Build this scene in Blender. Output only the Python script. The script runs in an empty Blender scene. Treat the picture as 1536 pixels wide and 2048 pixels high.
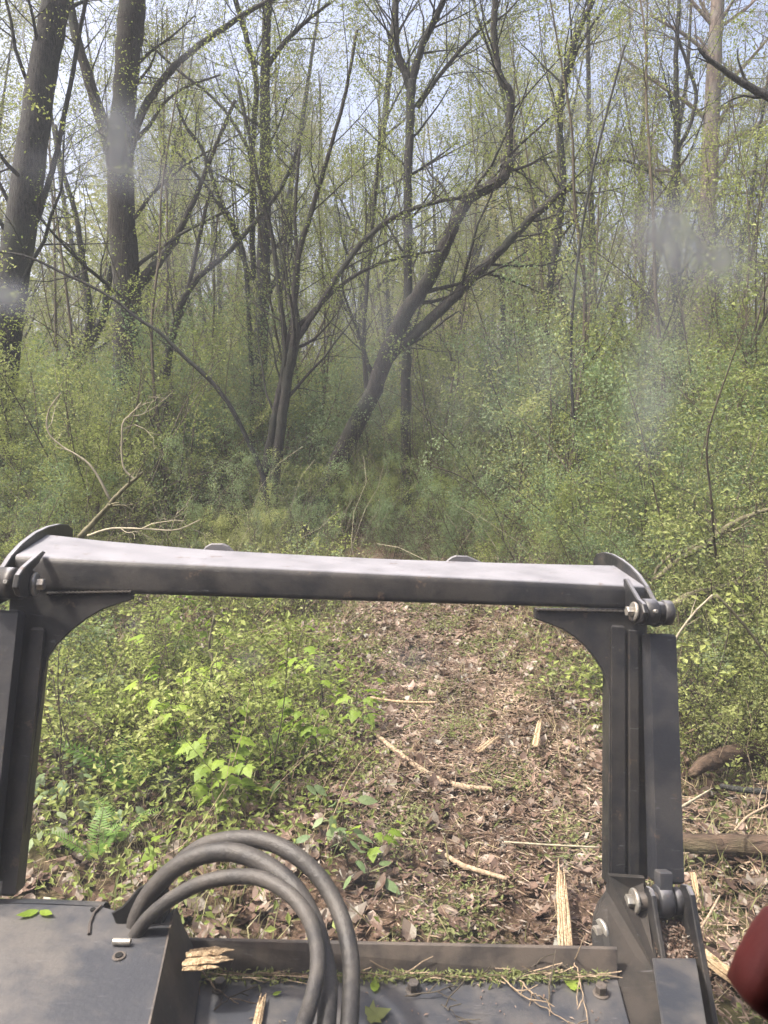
import bpy, math, random
import numpy as np
from mathutils import Vector
R = math.radians
RNG = np.random.default_rng(7)
random.seed(7)
scene = bpy.context.scene
COL = scene.collection

# ------------------------------------------------------------------ camera, world, sun, exposure
EYE = np.array([0.0, 0.0, 1.85]); PITCH = R(7.2); FPX = 1540.0
AR = np.array([1.0, 0, 0]); AF = np.array([0, math.cos(PITCH), -math.sin(PITCH)]); AU = np.array([0, math.sin(PITCH), math.cos(PITCH)])
cam = bpy.data.cameras.new('camera'); camo = bpy.data.objects.new('camera', cam); COL.objects.link(camo)
camo.location = EYE; camo.rotation_euler = (R(90) - PITCH, 0, 0)
cam.sensor_fit = 'HORIZONTAL'; cam.sensor_width = 36; cam.lens = 36 * FPX / 1536
cam.clip_start = 0.02; cam.clip_end = 2000
cam.dof.use_dof = True; cam.dof.focus_distance = 4.5; cam.dof.aperture_fstop = 12.0
scene.camera = camo
w = bpy.data.worlds.new('World'); scene.world = w; w.use_nodes = True
nt = w.node_tree; bg = nt.nodes['Background']; bg.inputs['Strength'].default_value = 0.15
sky = nt.nodes.new('ShaderNodeTexSky'); sky.sky_type = 'NISHITA'; sky.sun_disc = False
SUN_EL, SUN_AZ = R(60), R(-100)          # azimuth measured from +Y, positive to +X
sky.sun_elevation = SUN_EL; sky.sun_rotation = SUN_AZ; sky.dust_density = 9.0; sky.air_density = 0.6; sky.ozone_density = 0.3
nt.links.new(sky.outputs[0], bg.inputs[0])
sl = bpy.data.lights.new('sun', 'SUN'); sl.energy = 2.8; sl.angle = R(2.5); sl.color = (1, .94, .84)
so = bpy.data.objects.new('sun', sl); COL.objects.link(so)
sd = Vector((math.sin(SUN_AZ) * math.cos(SUN_EL), math.cos(SUN_AZ) * math.cos(SUN_EL), math.sin(SUN_EL)))
so.rotation_euler = sd.to_track_quat('Z', 'Y').to_euler(); so.location = (0, 0, 30)
scene.view_settings.view_transform = 'Standard'; scene.view_settings.look = 'None'
scene.view_settings.exposure = 1.82; scene.view_settings.gamma = 1
cy = scene.cycles
cy.max_bounces = 7; cy.diffuse_bounces = 4; cy.volume_bounces = 1; cy.glossy_bounces = 2; cy.transmission_bounces = 4; cy.transparent_max_bounces = 12
cy.use_denoising = True; cy.sample_clamp_indirect = 6; cy.caustics_reflective = False; cy.caustics_refractive = False

def ray(px, py):
    return AF + (px - 768) / FPX * AR - (py - 1024) / FPX * AU
def Z(px, py, z):                        # pixel at camera depth z
    return EYE + ray(px, py) * z
def W(px, py, Y):                        # pixel on the upright plane y = Y
    d = ray(px, py); return EYE + d * (Y / d[1])
def H(px, py, h=0.0):                    # pixel on the level z = h
    d = ray(px, py); return EYE + d * ((h - EYE[2]) / d[2])
def PL(px, py, p0, n):                   # pixel on any plane
    d = ray(px, py); return EYE + d * (np.dot(p0 - EYE, n) / np.dot(d, n))
def unit(v):
    v = np.asarray(v, float); return v / (np.linalg.norm(v) + 1e-12)

# ------------------------------------------------------------------ mesh helpers
class MB:
    def __init__(s): s.v = []; s.f = []; s.n = 0
    def add(s, verts, faces):
        verts = np.asarray(verts, np.float32).reshape(-1, 3)
        if isinstance(faces, np.ndarray): s.f.append(faces + s.n)
        else:
            by = {}
            for f in faces: by.setdefault(len(f), []).append(f)
            for k in by: s.f.append(np.array(by[k], np.int64) + s.n)
        s.v.append(verts); s.n += len(verts)
    def build(s, name, mat, parent=None, smooth=False, origin=None):
        V = np.concatenate(s.v) if s.v else np.zeros((0, 3), np.float32)
        if origin is not None: V = V - np.asarray(origin, np.float32)
        me = bpy.data.meshes.new(name)
        me.vertices.add(len(V)); me.vertices.foreach_set('co', V.astype(np.float32).ravel())
        tot = np.concatenate([np.full(len(f), f.shape[1]) for f in s.f]); lo = np.concatenate([f.ravel() for f in s.f])
        me.loops.add(len(lo)); me.loops.foreach_set('vertex_index', lo.astype(np.int32))
        st = np.concatenate([[0], np.cumsum(tot)[:-1]])
        me.polygons.add(len(tot)); me.polygons.foreach_set('loop_start', st.astype(np.int32)); me.polygons.foreach_set('loop_total', tot.astype(np.int32))
        me.polygons.foreach_set('use_smooth', np.full(len(tot), smooth, bool))
        me.update(calc_edges=True)
        me.materials.append(mat)
        o = bpy.data.objects.new(name, me); COL.objects.link(o)
        if parent is not None: o.parent = parent
        elif origin is not None: o.location = origin
        return o

def tag(o, label=None, cat=None, group=None, kind=None):
    if label: o['label'] = label
    if cat: o['category'] = cat
    if group: o['group'] = group
    if kind: o['kind'] = kind
    return o
def empty(name, loc, label, cat, group=None):
    o = bpy.data.objects.new(name, None); COL.objects.link(o); o.location = [float(x) for x in loc]; o.empty_display_size = .2
    return tag(o, label, cat, group)
def copy_thing(root, loc, rz, sc, label=None, group=None):
    r = root.copy(); COL.objects.link(r); r.location = loc; r.rotation_euler = (0, 0, rz); r.scale = sc if hasattr(sc, '__len__') else (sc,) * 3
    if label: r['label'] = label
    if group: r['group'] = group
    for ch in root.children:
        c = ch.copy(); COL.objects.link(c); c.parent = r
    return r

def smooth_path(P, n):                   # Catmull-Rom through P (cols may include radius)
    P = np.asarray(P, float)
    if len(P) == 2: t = np.linspace(0, 1, n)[:, None]; return P[0] * (1 - t) + P[1] * t
    Q = np.vstack([2 * P[0] - P[1], P, 2 * P[-1] - P[-2]])
    seg = len(P) - 1; ts = np.linspace(0, seg - 1e-6, n); i = ts.astype(int); u = (ts - i)[:, None]
    a, b, c, d = Q[i], Q[i + 1], Q[i + 2], Q[i + 3]
    return .5 * (2 * b + (c - a) * u + (2 * a - 5 * b + 4 * c - d) * u ** 2 + (3 * b - 3 * c + d - a) * u ** 3)
def tube(mb, P, r, k=6, cap=True, lump=0.0, rng=RNG):
    P = np.asarray(P, float); n = len(P); r = np.broadcast_to(np.asarray(r, float), (n,))
    T = np.gradient(P, axis=0); T /= np.linalg.norm(T, axis=1)[:, None] + 1e-9
    a = np.array([0.31, 0.95, 0.05]) if abs(T[:, 2]).mean() > .7 else np.array([0.05, 0.1, 1.0])
    U = np.cross(T, a); U /= np.linalg.norm(U, axis=1)[:, None] + 1e-9; V = np.cross(T, U)
    th = np.arange(k) * 2 * math.pi / k
    rr = r[:, None] * np.ones((n, k))
    if lump: rr = rr * (1 + lump * (.8 * rng.normal(size=(1, k)) + .35 * rng.normal(size=(n, k))))
    X = P[:, None, :] + rr[..., None] * (np.cos(th)[None, :, None] * U[:, None, :] + np.sin(th)[None, :, None] * V[:, None, :])
    i = np.arange(n - 1)[:, None] * k; j = np.arange(k)[None, :]; j2 = (j + 1) % k
    F = np.stack([i + j, i + j2, i + k + j2, i + k + j], -1).reshape(-1, 4)
    mb.add(X.reshape(-1, 3), F)
    if cap and k > 3:
        mb.f.append(np.array([list(range(k))[::-1]]) + mb.n - n * k); mb.f.append(np.array([list(range(k))]) + mb.n - k)
def prism(mb, poly, vec, bev=0.0):       # closed polygon extruded along vec, optional bevelled rim
    P = np.asarray(poly, float); n = len(P); vec = np.asarray(vec, float)
    if bev:
        c = P.mean(0); e1 = np.roll(P, -1, 0) - P; e1 /= np.linalg.norm(e1, axis=1)[:, None] + 1e-9
        nrm = unit(vec); inn = np.cross(nrm, e1); inn0 = (inn + np.roll(inn, 1, 0)); inn0 /= np.linalg.norm(inn0, axis=1)[:, None] + 1e-9
        if np.sum(inn0 * (c - P)) < 0: inn0 = -inn0
        rings = [P + inn0 * bev, P + nrm * bev, P + vec - nrm * bev, P + vec + inn0 * bev]
    else: rings = [P, P + vec]
    V = np.concatenate(rings); m = len(rings); F = []
    for a in range(m - 1):
        for i in range(n): F.append((a * n + i, a * n + (i + 1) % n, (a + 1) * n + (i + 1) % n, (a + 1) * n + i))
    F.append(tuple(range(n))[::-1]); F.append(tuple((m - 1) * n + i for i in range(n)))
    mb.add(V, F)
def cyl(mb, p, axis, r, L, k=20, bev=.1):
    p = np.asarray(p, float); ax = unit(axis); b = r * bev
    P = [p, p, p + ax * b, p + ax * (L - b), p + ax * L, p + ax * L]
    a = unit(np.cross(ax, [.3, .2, 1])); c = np.cross(ax, a); th = np.arange(k) * 2 * math.pi / k
    rs = [.001, r - b, r, r, r - b, .001]
    X = np.array([P[i] + rs[i] * (math.cos(t) * a + math.sin(t) * c) for i in range(6) for t in th])
    F = [(i * k + j, i * k + (j + 1) % k, (i + 1) * k + (j + 1) % k, (i + 1) * k + j) for i in range(5) for j in range(k)]
    mb.add(X, F)
def leaves(mb, C, size, rng, up=.3, asp=.5, fold=.15, droop=0.0):      # rhombic folded leaf per centre
    C = np.asarray(C, float); n = len(C)
    if n == 0: return
    N = rng.normal(size=(n, 3)); N[:, 2] = np.abs(N[:, 2]) + up * 2; N /= np.linalg.norm(N, axis=1)[:, None]
    D = np.cross(N, rng.normal(size=(n, 3))); D /= np.linalg.norm(D, axis=1)[:, None] + 1e-9
    D[:, 2] -= droop
    S = np.cross(N, D); s = (size * (0.6 + .8 * rng.random(n)))[:, None]
    X = np.stack([C, C + D * s * .45 + S * s * asp * .5 + N * s * fold, C + D * s, C + D * s * .45 - S * s * asp * .5 + N * s * fold], 1)
    mb.add(X.reshape(-1, 3), (np.arange(n)[:, None] * 4 + np.arange(4)[None, :]))
def shaped(mb, C, N, D, size, outline, cup=0.0):   # outline Kx2 (side, along) leaf blades, fan around base
    n = len(C); S = np.cross(N, D); K = len(outline); s = np.broadcast_to(np.asarray(size, float), (n,))[:, None, None]
    o = outline[None]; zc = cup * (o[..., 0:1] ** 2 * 2 + (o[..., 1:2] - .4) ** 2)
    X = C[:, None] + s * (S[:, None] * o[..., 0:1] + D[:, None] * o[..., 1:2] + N[:, None] * zc)
    mid = (C[:, None] + s[:, :1] * D[:, None] * .4)
    V = np.concatenate([X, mid], 1).reshape(-1, 3)
    base = np.arange(n)[:, None, None] * (K + 1)
    tri = np.array([[i, (i + 1) % K, K] for i in range(K)])[None]
    mb.add(V, (base + tri).reshape(-1, 3))
MAPLE = np.array([(0, 0), (.16, -.06), (.42, .02), (.34, .18), (.56, .42), (.3, .42), (.24, .6), (0, 1.0), (-.24, .6), (-.3, .42), (-.56, .42), (-.34, .18), (-.42, .02), (-.16, -.06)])
OVAL = np.array([(0, 0), (.16, .15), (.24, .4), (.17, .7), (0, 1.0), (-.17, .7), (-.24, .4), (-.16, .15)])

# ------------------------------------------------------------------ materials
def newmat(name):
    m = bpy.data.materials.new(name); m.use_nodes = True; t = m.node_tree
    for n in list(t.nodes): t.nodes.remove(n)
    return m, t, t.nodes.new('ShaderNodeOutputMaterial')
def N(t, typ, **kw):
    n = t.nodes.new(typ)
    for k, v in kw.items():
        if k in ('ins',):
            for a, b in v.items(): n.inputs[a].default_value = b
        else: setattr(n, k, v)
    return n
def ramp(t, src, stops):
    r = t.nodes.new('ShaderNodeValToRGB'); e = r.color_ramp.elements
    while len(e) < len(stops): e.new(.5)
    for i, (p, c) in enumerate(stops): e[i].position = p; e[i].color = (*c, 1)
    t.links.new(src, r.inputs[0]); return r.outputs[0]
def leafmat(name, cols, trans=.45, rough=.55, spec=.03, sc=.8):
    m, t, out = newmat(name); g = N(t, 'ShaderNodeNewGeometry'); oi = N(t, 'ShaderNodeObjectInfo')
    tc = N(t, 'ShaderNodeNewGeometry'); nz = N(t, 'ShaderNodeTexNoise', ins={'Scale': sc, 'Detail': 1.0})
    t.links.new(tc.outputs['Position'], nz.inputs['Vector'])
    ad = N(t, 'ShaderNodeMath', operation='MULTIPLY_ADD'); ad.inputs[1].default_value = .45; t.links.new(g.outputs['Random Per Island'], ad.inputs[0])
    a2 = N(t, 'ShaderNodeMath', operation='MULTIPLY_ADD'); a2.inputs[1].default_value = 1.3; a2.inputs[2].default_value = -.45
    t.links.new(nz.outputs[0], a2.inputs[0]); t.links.new(a2.outputs[0], ad.inputs[2])
    a3 = N(t, 'ShaderNodeMath', operation='MULTIPLY_ADD'); a3.inputs[1].default_value = .3; t.links.new(oi.outputs['Random'], a3.inputs[0]); t.links.new(ad.outputs[0], a3.inputs[2])
    n = len(cols); c = ramp(t, a3.outputs[0], [(i / (n - 1), cc) for i, cc in enumerate(cols)])
    d = N(t, 'ShaderNodeBsdfDiffuse'); tr = N(t, 'ShaderNodeBsdfTranslucent'); gl = N(t, 'ShaderNodeBsdfGlossy', ins={'Roughness': rough})
    m1 = N(t, 'ShaderNodeMixShader'); m1.inputs[0].default_value = trans; m2 = N(t, 'ShaderNodeMixShader'); m2.inputs[0].default_value = spec
    t.links.new(c, d.inputs[0]); t.links.new(c, tr.inputs[0]); t.links.new(d.outputs[0], m1.inputs[1]); t.links.new(tr.outputs[0], m1.inputs[2])
    t.links.new(m1.outputs[0], m2.inputs[1]); t.links.new(gl.outputs[0], m2.inputs[2]); gl.inputs[0].default_value = (.6, .65, .6, 1)
    if spec: t.links.new(m2.outputs[0], out.inputs[0])
    else: t.links.new(m1.outputs[0], out.inputs[0])
    return m
def barkmat(name, c1, c2, c3=None, scale=6, bump=.6):
    m, t, out = newmat(name); tc = N(t, 'ShaderNodeTexCoord'); mp = N(t, 'ShaderNodeMapping'); mp.inputs['Scale'].default_value = (.2, 1, 1) if name == 'rotten_wood' else (1, 1, .22)
    t.links.new(tc.outputs['Object'], mp.inputs[0])
    nz = N(t, 'ShaderNodeTexNoise', ins={'Scale': scale * 5, 'Detail': 4.0, 'Roughness': .65}); t.links.new(mp.outputs[0], nz.inputs['Vector'])
    n2 = N(t, 'ShaderNodeTexNoise', ins={'Scale': 1.3, 'Detail': 3.0}); t.links.new(tc.outputs['Object'], n2.inputs['Vector'])
    col = ramp(t, nz.outputs[0], [(.3, c1), (.7, c2)])
    if c3:
        mx = N(t, 'ShaderNodeMix', data_type='RGBA'); f = ramp(t, n2.outputs[0], [(.48, (0, 0, 0)), (.62, (1, 1, 1))])
        t.links.new(f, mx.inputs['Factor']); t.links.new(col, mx.inputs['A']); mx.inputs['B'].default_value = (*c3, 1); col = mx.outputs['Result']
    gi = N(t, 'ShaderNodeNewGeometry'); hv = N(t, 'ShaderNodeHueSaturation'); mr = N(t, 'ShaderNodeMapRange', ins={'To Min': .72, 'To Max': 1.25}); t.links.new(gi.outputs['Random Per Island'], mr.inputs[0]); t.links.new(mr.outputs[0], hv.inputs['Value']); t.links.new(col, hv.inputs['Color']); col = hv.outputs[0]
    b = N(t, 'ShaderNodeBsdfPrincipled', ins={'Roughness': .9, 'Specular IOR Level': .2}); t.links.new(col, b.inputs['Base Color'])
    if bump:
        bp = N(t, 'ShaderNodeBump', ins={'Strength': bump, 'Distance': .03}); t.links.new(nz.outputs[0], bp.inputs['Height']); t.links.new(bp.outputs[0], b.inputs['Normal'])
    t.links.new(b.outputs[0], out.inputs[0]); return m
def metal(name, base, dust, rough=.42, dustamt=.5, met=0.0, sc=9.0, scratch=True, spec=.5, top_light=None, bmp=.12):
    m, t, out = newmat(name); tc = N(t, 'ShaderNodeTexCoord')
    n1 = N(t, 'ShaderNodeTexNoise', ins={'Scale': sc, 'Detail': 6.0, 'Roughness': .65}); t.links.new(tc.outputs['Object'], n1.inputs['Vector'])
    n2 = N(t, 'ShaderNodeTexNoise', ins={'Scale': 70.0, 'Detail': 4.0, 'Roughness': .7}); t.links.new(tc.outputs['Object'], n2.inputs['Vector'])
    f = ramp(t, n1.outputs[0], [(.42, (0, 0, 0)), (.6, (1, 1, 1))]); mul = N(t, 'ShaderNodeMath', operation='MULTIPLY'); mul.inputs[1].default_value = dustamt
    t.links.new(f, mul.inputs[0])
    mx = N(t, 'ShaderNodeMix', data_type='RGBA'); t.links.new(mul.outputs[0], mx.inputs['Factor']); mx.inputs['A'].default_value = (*base, 1); mx.inputs['B'].default_value = (*dust, 1)
    col = mx.outputs['Result']
    if top_light:  # up-facing faces tinted paler: skylight put into the colour
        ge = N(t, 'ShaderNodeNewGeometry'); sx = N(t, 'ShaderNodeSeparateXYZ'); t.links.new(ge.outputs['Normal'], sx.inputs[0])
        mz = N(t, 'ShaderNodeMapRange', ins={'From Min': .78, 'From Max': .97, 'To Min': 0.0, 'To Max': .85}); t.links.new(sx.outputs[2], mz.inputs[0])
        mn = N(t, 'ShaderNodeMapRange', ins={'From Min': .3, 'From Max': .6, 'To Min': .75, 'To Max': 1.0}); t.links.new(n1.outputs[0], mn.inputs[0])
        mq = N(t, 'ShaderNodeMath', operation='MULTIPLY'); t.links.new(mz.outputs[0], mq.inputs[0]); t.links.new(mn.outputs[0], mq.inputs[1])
        ms = N(t, 'ShaderNodeMix', data_type='RGBA'); t.links.new(mq.outputs[0], ms.inputs['Factor']); t.links.new(col, ms.inputs['A']); ms.inputs['B'].default_value = (*top_light, 1); col = ms.outputs['Result']
    f2 = ramp(t, n2.outputs[0], [(.66, (0, 0, 0)), (.74, (1, 1, 1))]); m3 = N(t, 'ShaderNodeMix', data_type='RGBA'); mu2 = N(t, 'ShaderNodeMath', operation='MULTIPLY'); mu2.inputs[1].default_value = .5
    t.links.new(f2, mu2.inputs[0]); t.links.new(mu2.outputs[0], m3.inputs['Factor']); t.links.new(col, m3.inputs['A']); m3.inputs['B'].default_value = (dust[0] * 1.6, dust[1] * 1.6, dust[2] * 1.5, 1); col = m3.outputs['Result']
    if scratch:
        mp = N(t, 'ShaderNodeMapping'); mp.inputs['Rotation'].default_value = (.3, .5, .6); mp.inputs['Scale'].default_value = (5, 60, 31); t.links.new(tc.outputs['Object'], mp.inputs[0])
        n3 = N(t, 'ShaderNodeTexNoise', ins={'Scale': 3.0, 'Detail': 3.0, 'Distortion': .5}); t.links.new(mp.outputs[0], n3.inputs['Vector'])
        f3 = ramp(t, n3.outputs[0], [(.68, (0, 0, 0)), (.78, (.4, .4, .4))]); m4 = N(t, 'ShaderNodeMix', data_type='RGBA'); t.links.new(f3, m4.inputs['Factor']); t.links.new(col, m4.inputs['A'])
        m4.inputs['B'].default_value = (.16, .16, .17, 1); col = m4.outputs['Result']
    if top_light:
        n5 = N(t, 'ShaderNodeTexNoise', ins={'Scale': 21.0, 'Detail': 8.0, 'Roughness': .75}); t.links.new(tc.outputs['Object'], n5.inputs['Vector'])
        f5 = ramp(t, n5.outputs[0], [(.60, (0, 0, 0)), (.66, (.75, .75, .75))]); m5 = N(t, 'ShaderNodeMix', data_type='RGBA'); t.links.new(f5, m5.inputs['Factor']); t.links.new(col, m5.inputs['A']); m5.inputs['B'].default_value = (.075, .05, .036, 1); col = m5.outputs['Result']
    b = N(t, 'ShaderNodeBsdfPrincipled', ins={'Metallic': met, 'Specular IOR Level': spec}); t.links.new(col, b.inputs['Base Color'])
    rr = N(t, 'ShaderNodeMapRange', ins={'To Min': rough - .08, 'To Max': rough + .25}); t.links.new(n1.outputs[0], rr.inputs[0]); t.links.new(rr.outputs[0], b.inputs['Roughness'])
    bp = N(t, 'ShaderNodeBump', ins={'Strength': bmp, 'Distance': .01}); t.links.new(n2.outputs[0], bp.inputs['Height']); t.links.new(bp.outputs[0], b.inputs['Normal'])
    t.links.new(b.outputs[0], out.inputs[0]); return m

M = {}
M['paint'] = metal('black_paint', (.009, .009, .010), (.036, .032, .028), .38, .6, top_light=(.19, .19, .21), spec=.35)
M['deck'] = metal('deck_paint', (.022, .024, .030), (.068, .062, .057), .42, .75, sc=6)
M['brown'] = metal('muddy_steel', (.026, .022, .02), (.075, .06, .048), .55, .8)
M['mud'] = metal('mud_steel', (.012, .011, .010), (.032, .027, .023), .75, .8, spec=.25)
M['rubber'] = metal('hose_rubber', (.018, .017, .017), (.06, .053, .046), .5, .75, scratch=False, sc=6, bmp=.3, spec=.4)
M['rod'] = metal('rod_paint', (.014, .015, .019), (.045, .042, .04), .42, .6, sc=7, top_light=(.1, .1, .115))
M['tab'] = metal('toplit_tab_paint', (.07, .07, .078), (.11, .1, .1), .5, .6)  # lighter version of the bar's paint, light from above mixed into the colour
M['black'] = metal('black_rubber', (.006, .006, .006), (.012, .012, .012), .8, .3, scratch=False, spec=.2)
M['zinc'] = metal('zinc_steel', (.35, .34, .31), (.16, .13, .1), .35, .6, met=.7, sc=40, scratch=False)
M['red'] = metal('red_paint', (.13, .011, .009), (.07, .014, .012), .6, .4, scratch=False)
M['bark'] = barkmat('grey_bark', (.009, .009, .009), (.040, .039, .037), (.028, .031, .025), scale=9, bump=.9)
M['bark_brown'] = barkmat('brown_bark', (.011, .010, .0095), (.050, .045, .039), (.034, .037, .028), scale=9, bump=.9)
M['pine_bark'] = barkmat('pine_bark', (.06, .048, .04), (.19, .15, .125), (.15, .14, .125), scale=3)
M['twig'] = barkmat('twig_bark', (.03, .025, .018), (.095, .08, .058), bump=0)
M['pale_twig'] = barkmat('pale_twig', (.15, .135, .095), (.3, .27, .195), bump=0)
M['olive_bark'] = barkmat('olive_bark', (.05, .045, .028), (.13, .12, .075), bump=.2)
M['stick'] = barkmat('dry_stick', (.12, .09, .06), (.3, .23, .16), bump=.3, scale=12)
M['split'] = barkmat('split_wood', (.17, .11, .06), (.5, .39, .26), (.3, .22, .13), bump=.7, scale=22)
M['rotten'] = barkmat('rotten_wood', (.03, .021, .015), (.085, .058, .04), (.05, .055, .024), bump=.8, scale=9)
M['leaf_spring'] = leafmat('spring_leaf', [(.088, .115, .028), (.135, .168, .042), (.19, .228, .06), (.27, .295, .1)], spec=.02)
M['leaf_shrub'] = leafmat('shrub_leaf', [(.072, .1, .030), (.108, .142, .042), (.15, .185, .056), (.2, .228, .075), (.26, .27, .12)], spec=.02)
M['leaf_blue'] = leafmat('bluish_leaf', [(.065, .105, .042), (.095, .145, .06), (.135, .19, .08), (.19, .235, .12)], spec=.03)
M['leaf_maple'] = leafmat('maple_leaf', [(.1, .16, .02), (.16, .24, .03), (.24, .32, .05)], trans=.55, spec=.02)
M['leaf_canopy'] = leafmat('canopy_leaf', [(.08, .095, .03), (.13, .145, .045), (.18, .19, .07), (.25, .22, .1)], sc=.3, spec=.04)
M['needle'] = leafmat('pine_needle', [(.07, .07, .04), (.12, .10, .06), (.19, .145, .1)], trans=.2, sc=.5)
M['cover'] = leafmat('cover_leaf', [(.06, .075, .024), (.095, .115, .038), (.14, .16, .055), (.2, .21, .095)], sc=2.5, spec=.02)
M['grass'] = leafmat('grass_blade', [(.08, .11, .03), (.13, .16, .05), (.22, .2, .1), (.32, .27, .16)], sc=2)
M['fern'] = leafmat('fern_leaf', [(.09, .17, .03), (.14, .24, .05)])
M['litter'] = leafmat('dead_leaf', [(.023, .014, .010), (.048, .029, .020), (.078, .048, .034), (.125, .08, .06), (.19, .13, .105)], trans=.15, rough=.5, spec=.06, sc=3)
M['chip'] = leafmat('wood_chip', [(.04, .025, .017), (.072, .047, .031), (.13, .09, .06), (.33, .255, .18)], trans=.0, spec=.04, sc=3)

# ------------------------------------------------------------------ ground
def hgt(x, y):
    x = np.asarray(x, float); y = np.asarray(y, float)
    return .035 * np.sin(1.3 * x + .7 * y) + .03 * np.sin(2.9 * x - 1.7 * y + 1) + .012 * np.sin(7 * x + 3 * y) + .010 * np.sin(5.1 * y - 6.3 * x + 2) - .03
def trail(x, y):                         # 1 on the mulched track, 0 outside
    c = .55 - .045 * np.clip(y - 2, 0, 9); hw = .95 - .03 * y
    return np.clip(1.4 - np.abs(x - c) / hw * 1.1, 0, 1) * np.clip((13 - y) / 3, 0, 1)
def ground():
    xs = np.concatenate([-np.geomspace(6, 400, 16)[::-1], np.linspace(-5.9, 5.9, 190), np.geomspace(6, 400, 16)])
    ys = np.concatenate([-np.geomspace(3, 300, 10)[::-1], np.linspace(-2.9, 14, 230), np.geomspace(14.2, 500, 24)])
    X, Y = np.meshgrid(xs, ys); near = np.clip(1.5 - np.hypot(X, Y - 5) / 20, 0, 1)
    Zz = hgt(X, Y) * near + .01 * RNG.normal(size=X.shape) * near
    mb = MB(); nx, ny = len(xs), len(ys)
    i = np.arange(ny - 1)[:, None] * nx + np.arange(nx - 1)[None]
    mb.add(np.stack([X, Y, Zz], -1).reshape(-1, 3), np.stack([i, i + 1, i + nx + 1, i + nx], -1).reshape(-1, 4))
    m, t, out = newmat('forest_soil'); g = N(t, 'ShaderNodeNewGeometry')
    n1 = N(t, 'ShaderNodeTexNoise', ins={'Scale': 26.0, 'Detail': 6.0, 'Roughness': .7}); n2 = N(t, 'ShaderNodeTexNoise', ins={'Scale': 1.1, 'Detail': 3.0})
    t.links.new(g.outputs['Position'], n1.inputs['Vector']); t.links.new(g.outputs['Position'], n2.inputs['Vector'])
    c = ramp(t, n1.outputs[0], [(.3, (.03, .02, .014)), (.55, (.085, .058, .04)), (.75, (.17, .12, .085))])
    c2 = ramp(t, n1.outputs[0], [(.3, (.03, .034, .012)), (.7, (.08, .09, .03))])
    f = ramp(t, n2.outputs[0], [(.5, (0, 0, 0)), (.65, (1, 1, 1))]); mx = N(t, 'ShaderNodeMix', data_type='RGBA')
    t.links.new(f, mx.inputs['Factor']); t.links.new(c, mx.inputs['A']); t.links.new(c2, mx.inputs['B'])
    b = N(t, 'ShaderNodeBsdfPrincipled', ins={'Roughness': .95, 'Specular IOR Level': .1}); t.links.new(mx.outputs['Result'], b.inputs['Base Color'])
    bp = N(t, 'ShaderNodeBump', ins={'Strength': .8, 'Distance': .04}); t.links.new(n1.outputs[0], bp.inputs['Height']); t.links.new(bp.outputs[0], b.inputs['Normal'])
    t.links.new(b.outputs[0], out.inputs[0])
    tag(mb.build('ground', m, smooth=True), kind='structure')
ground()

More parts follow.
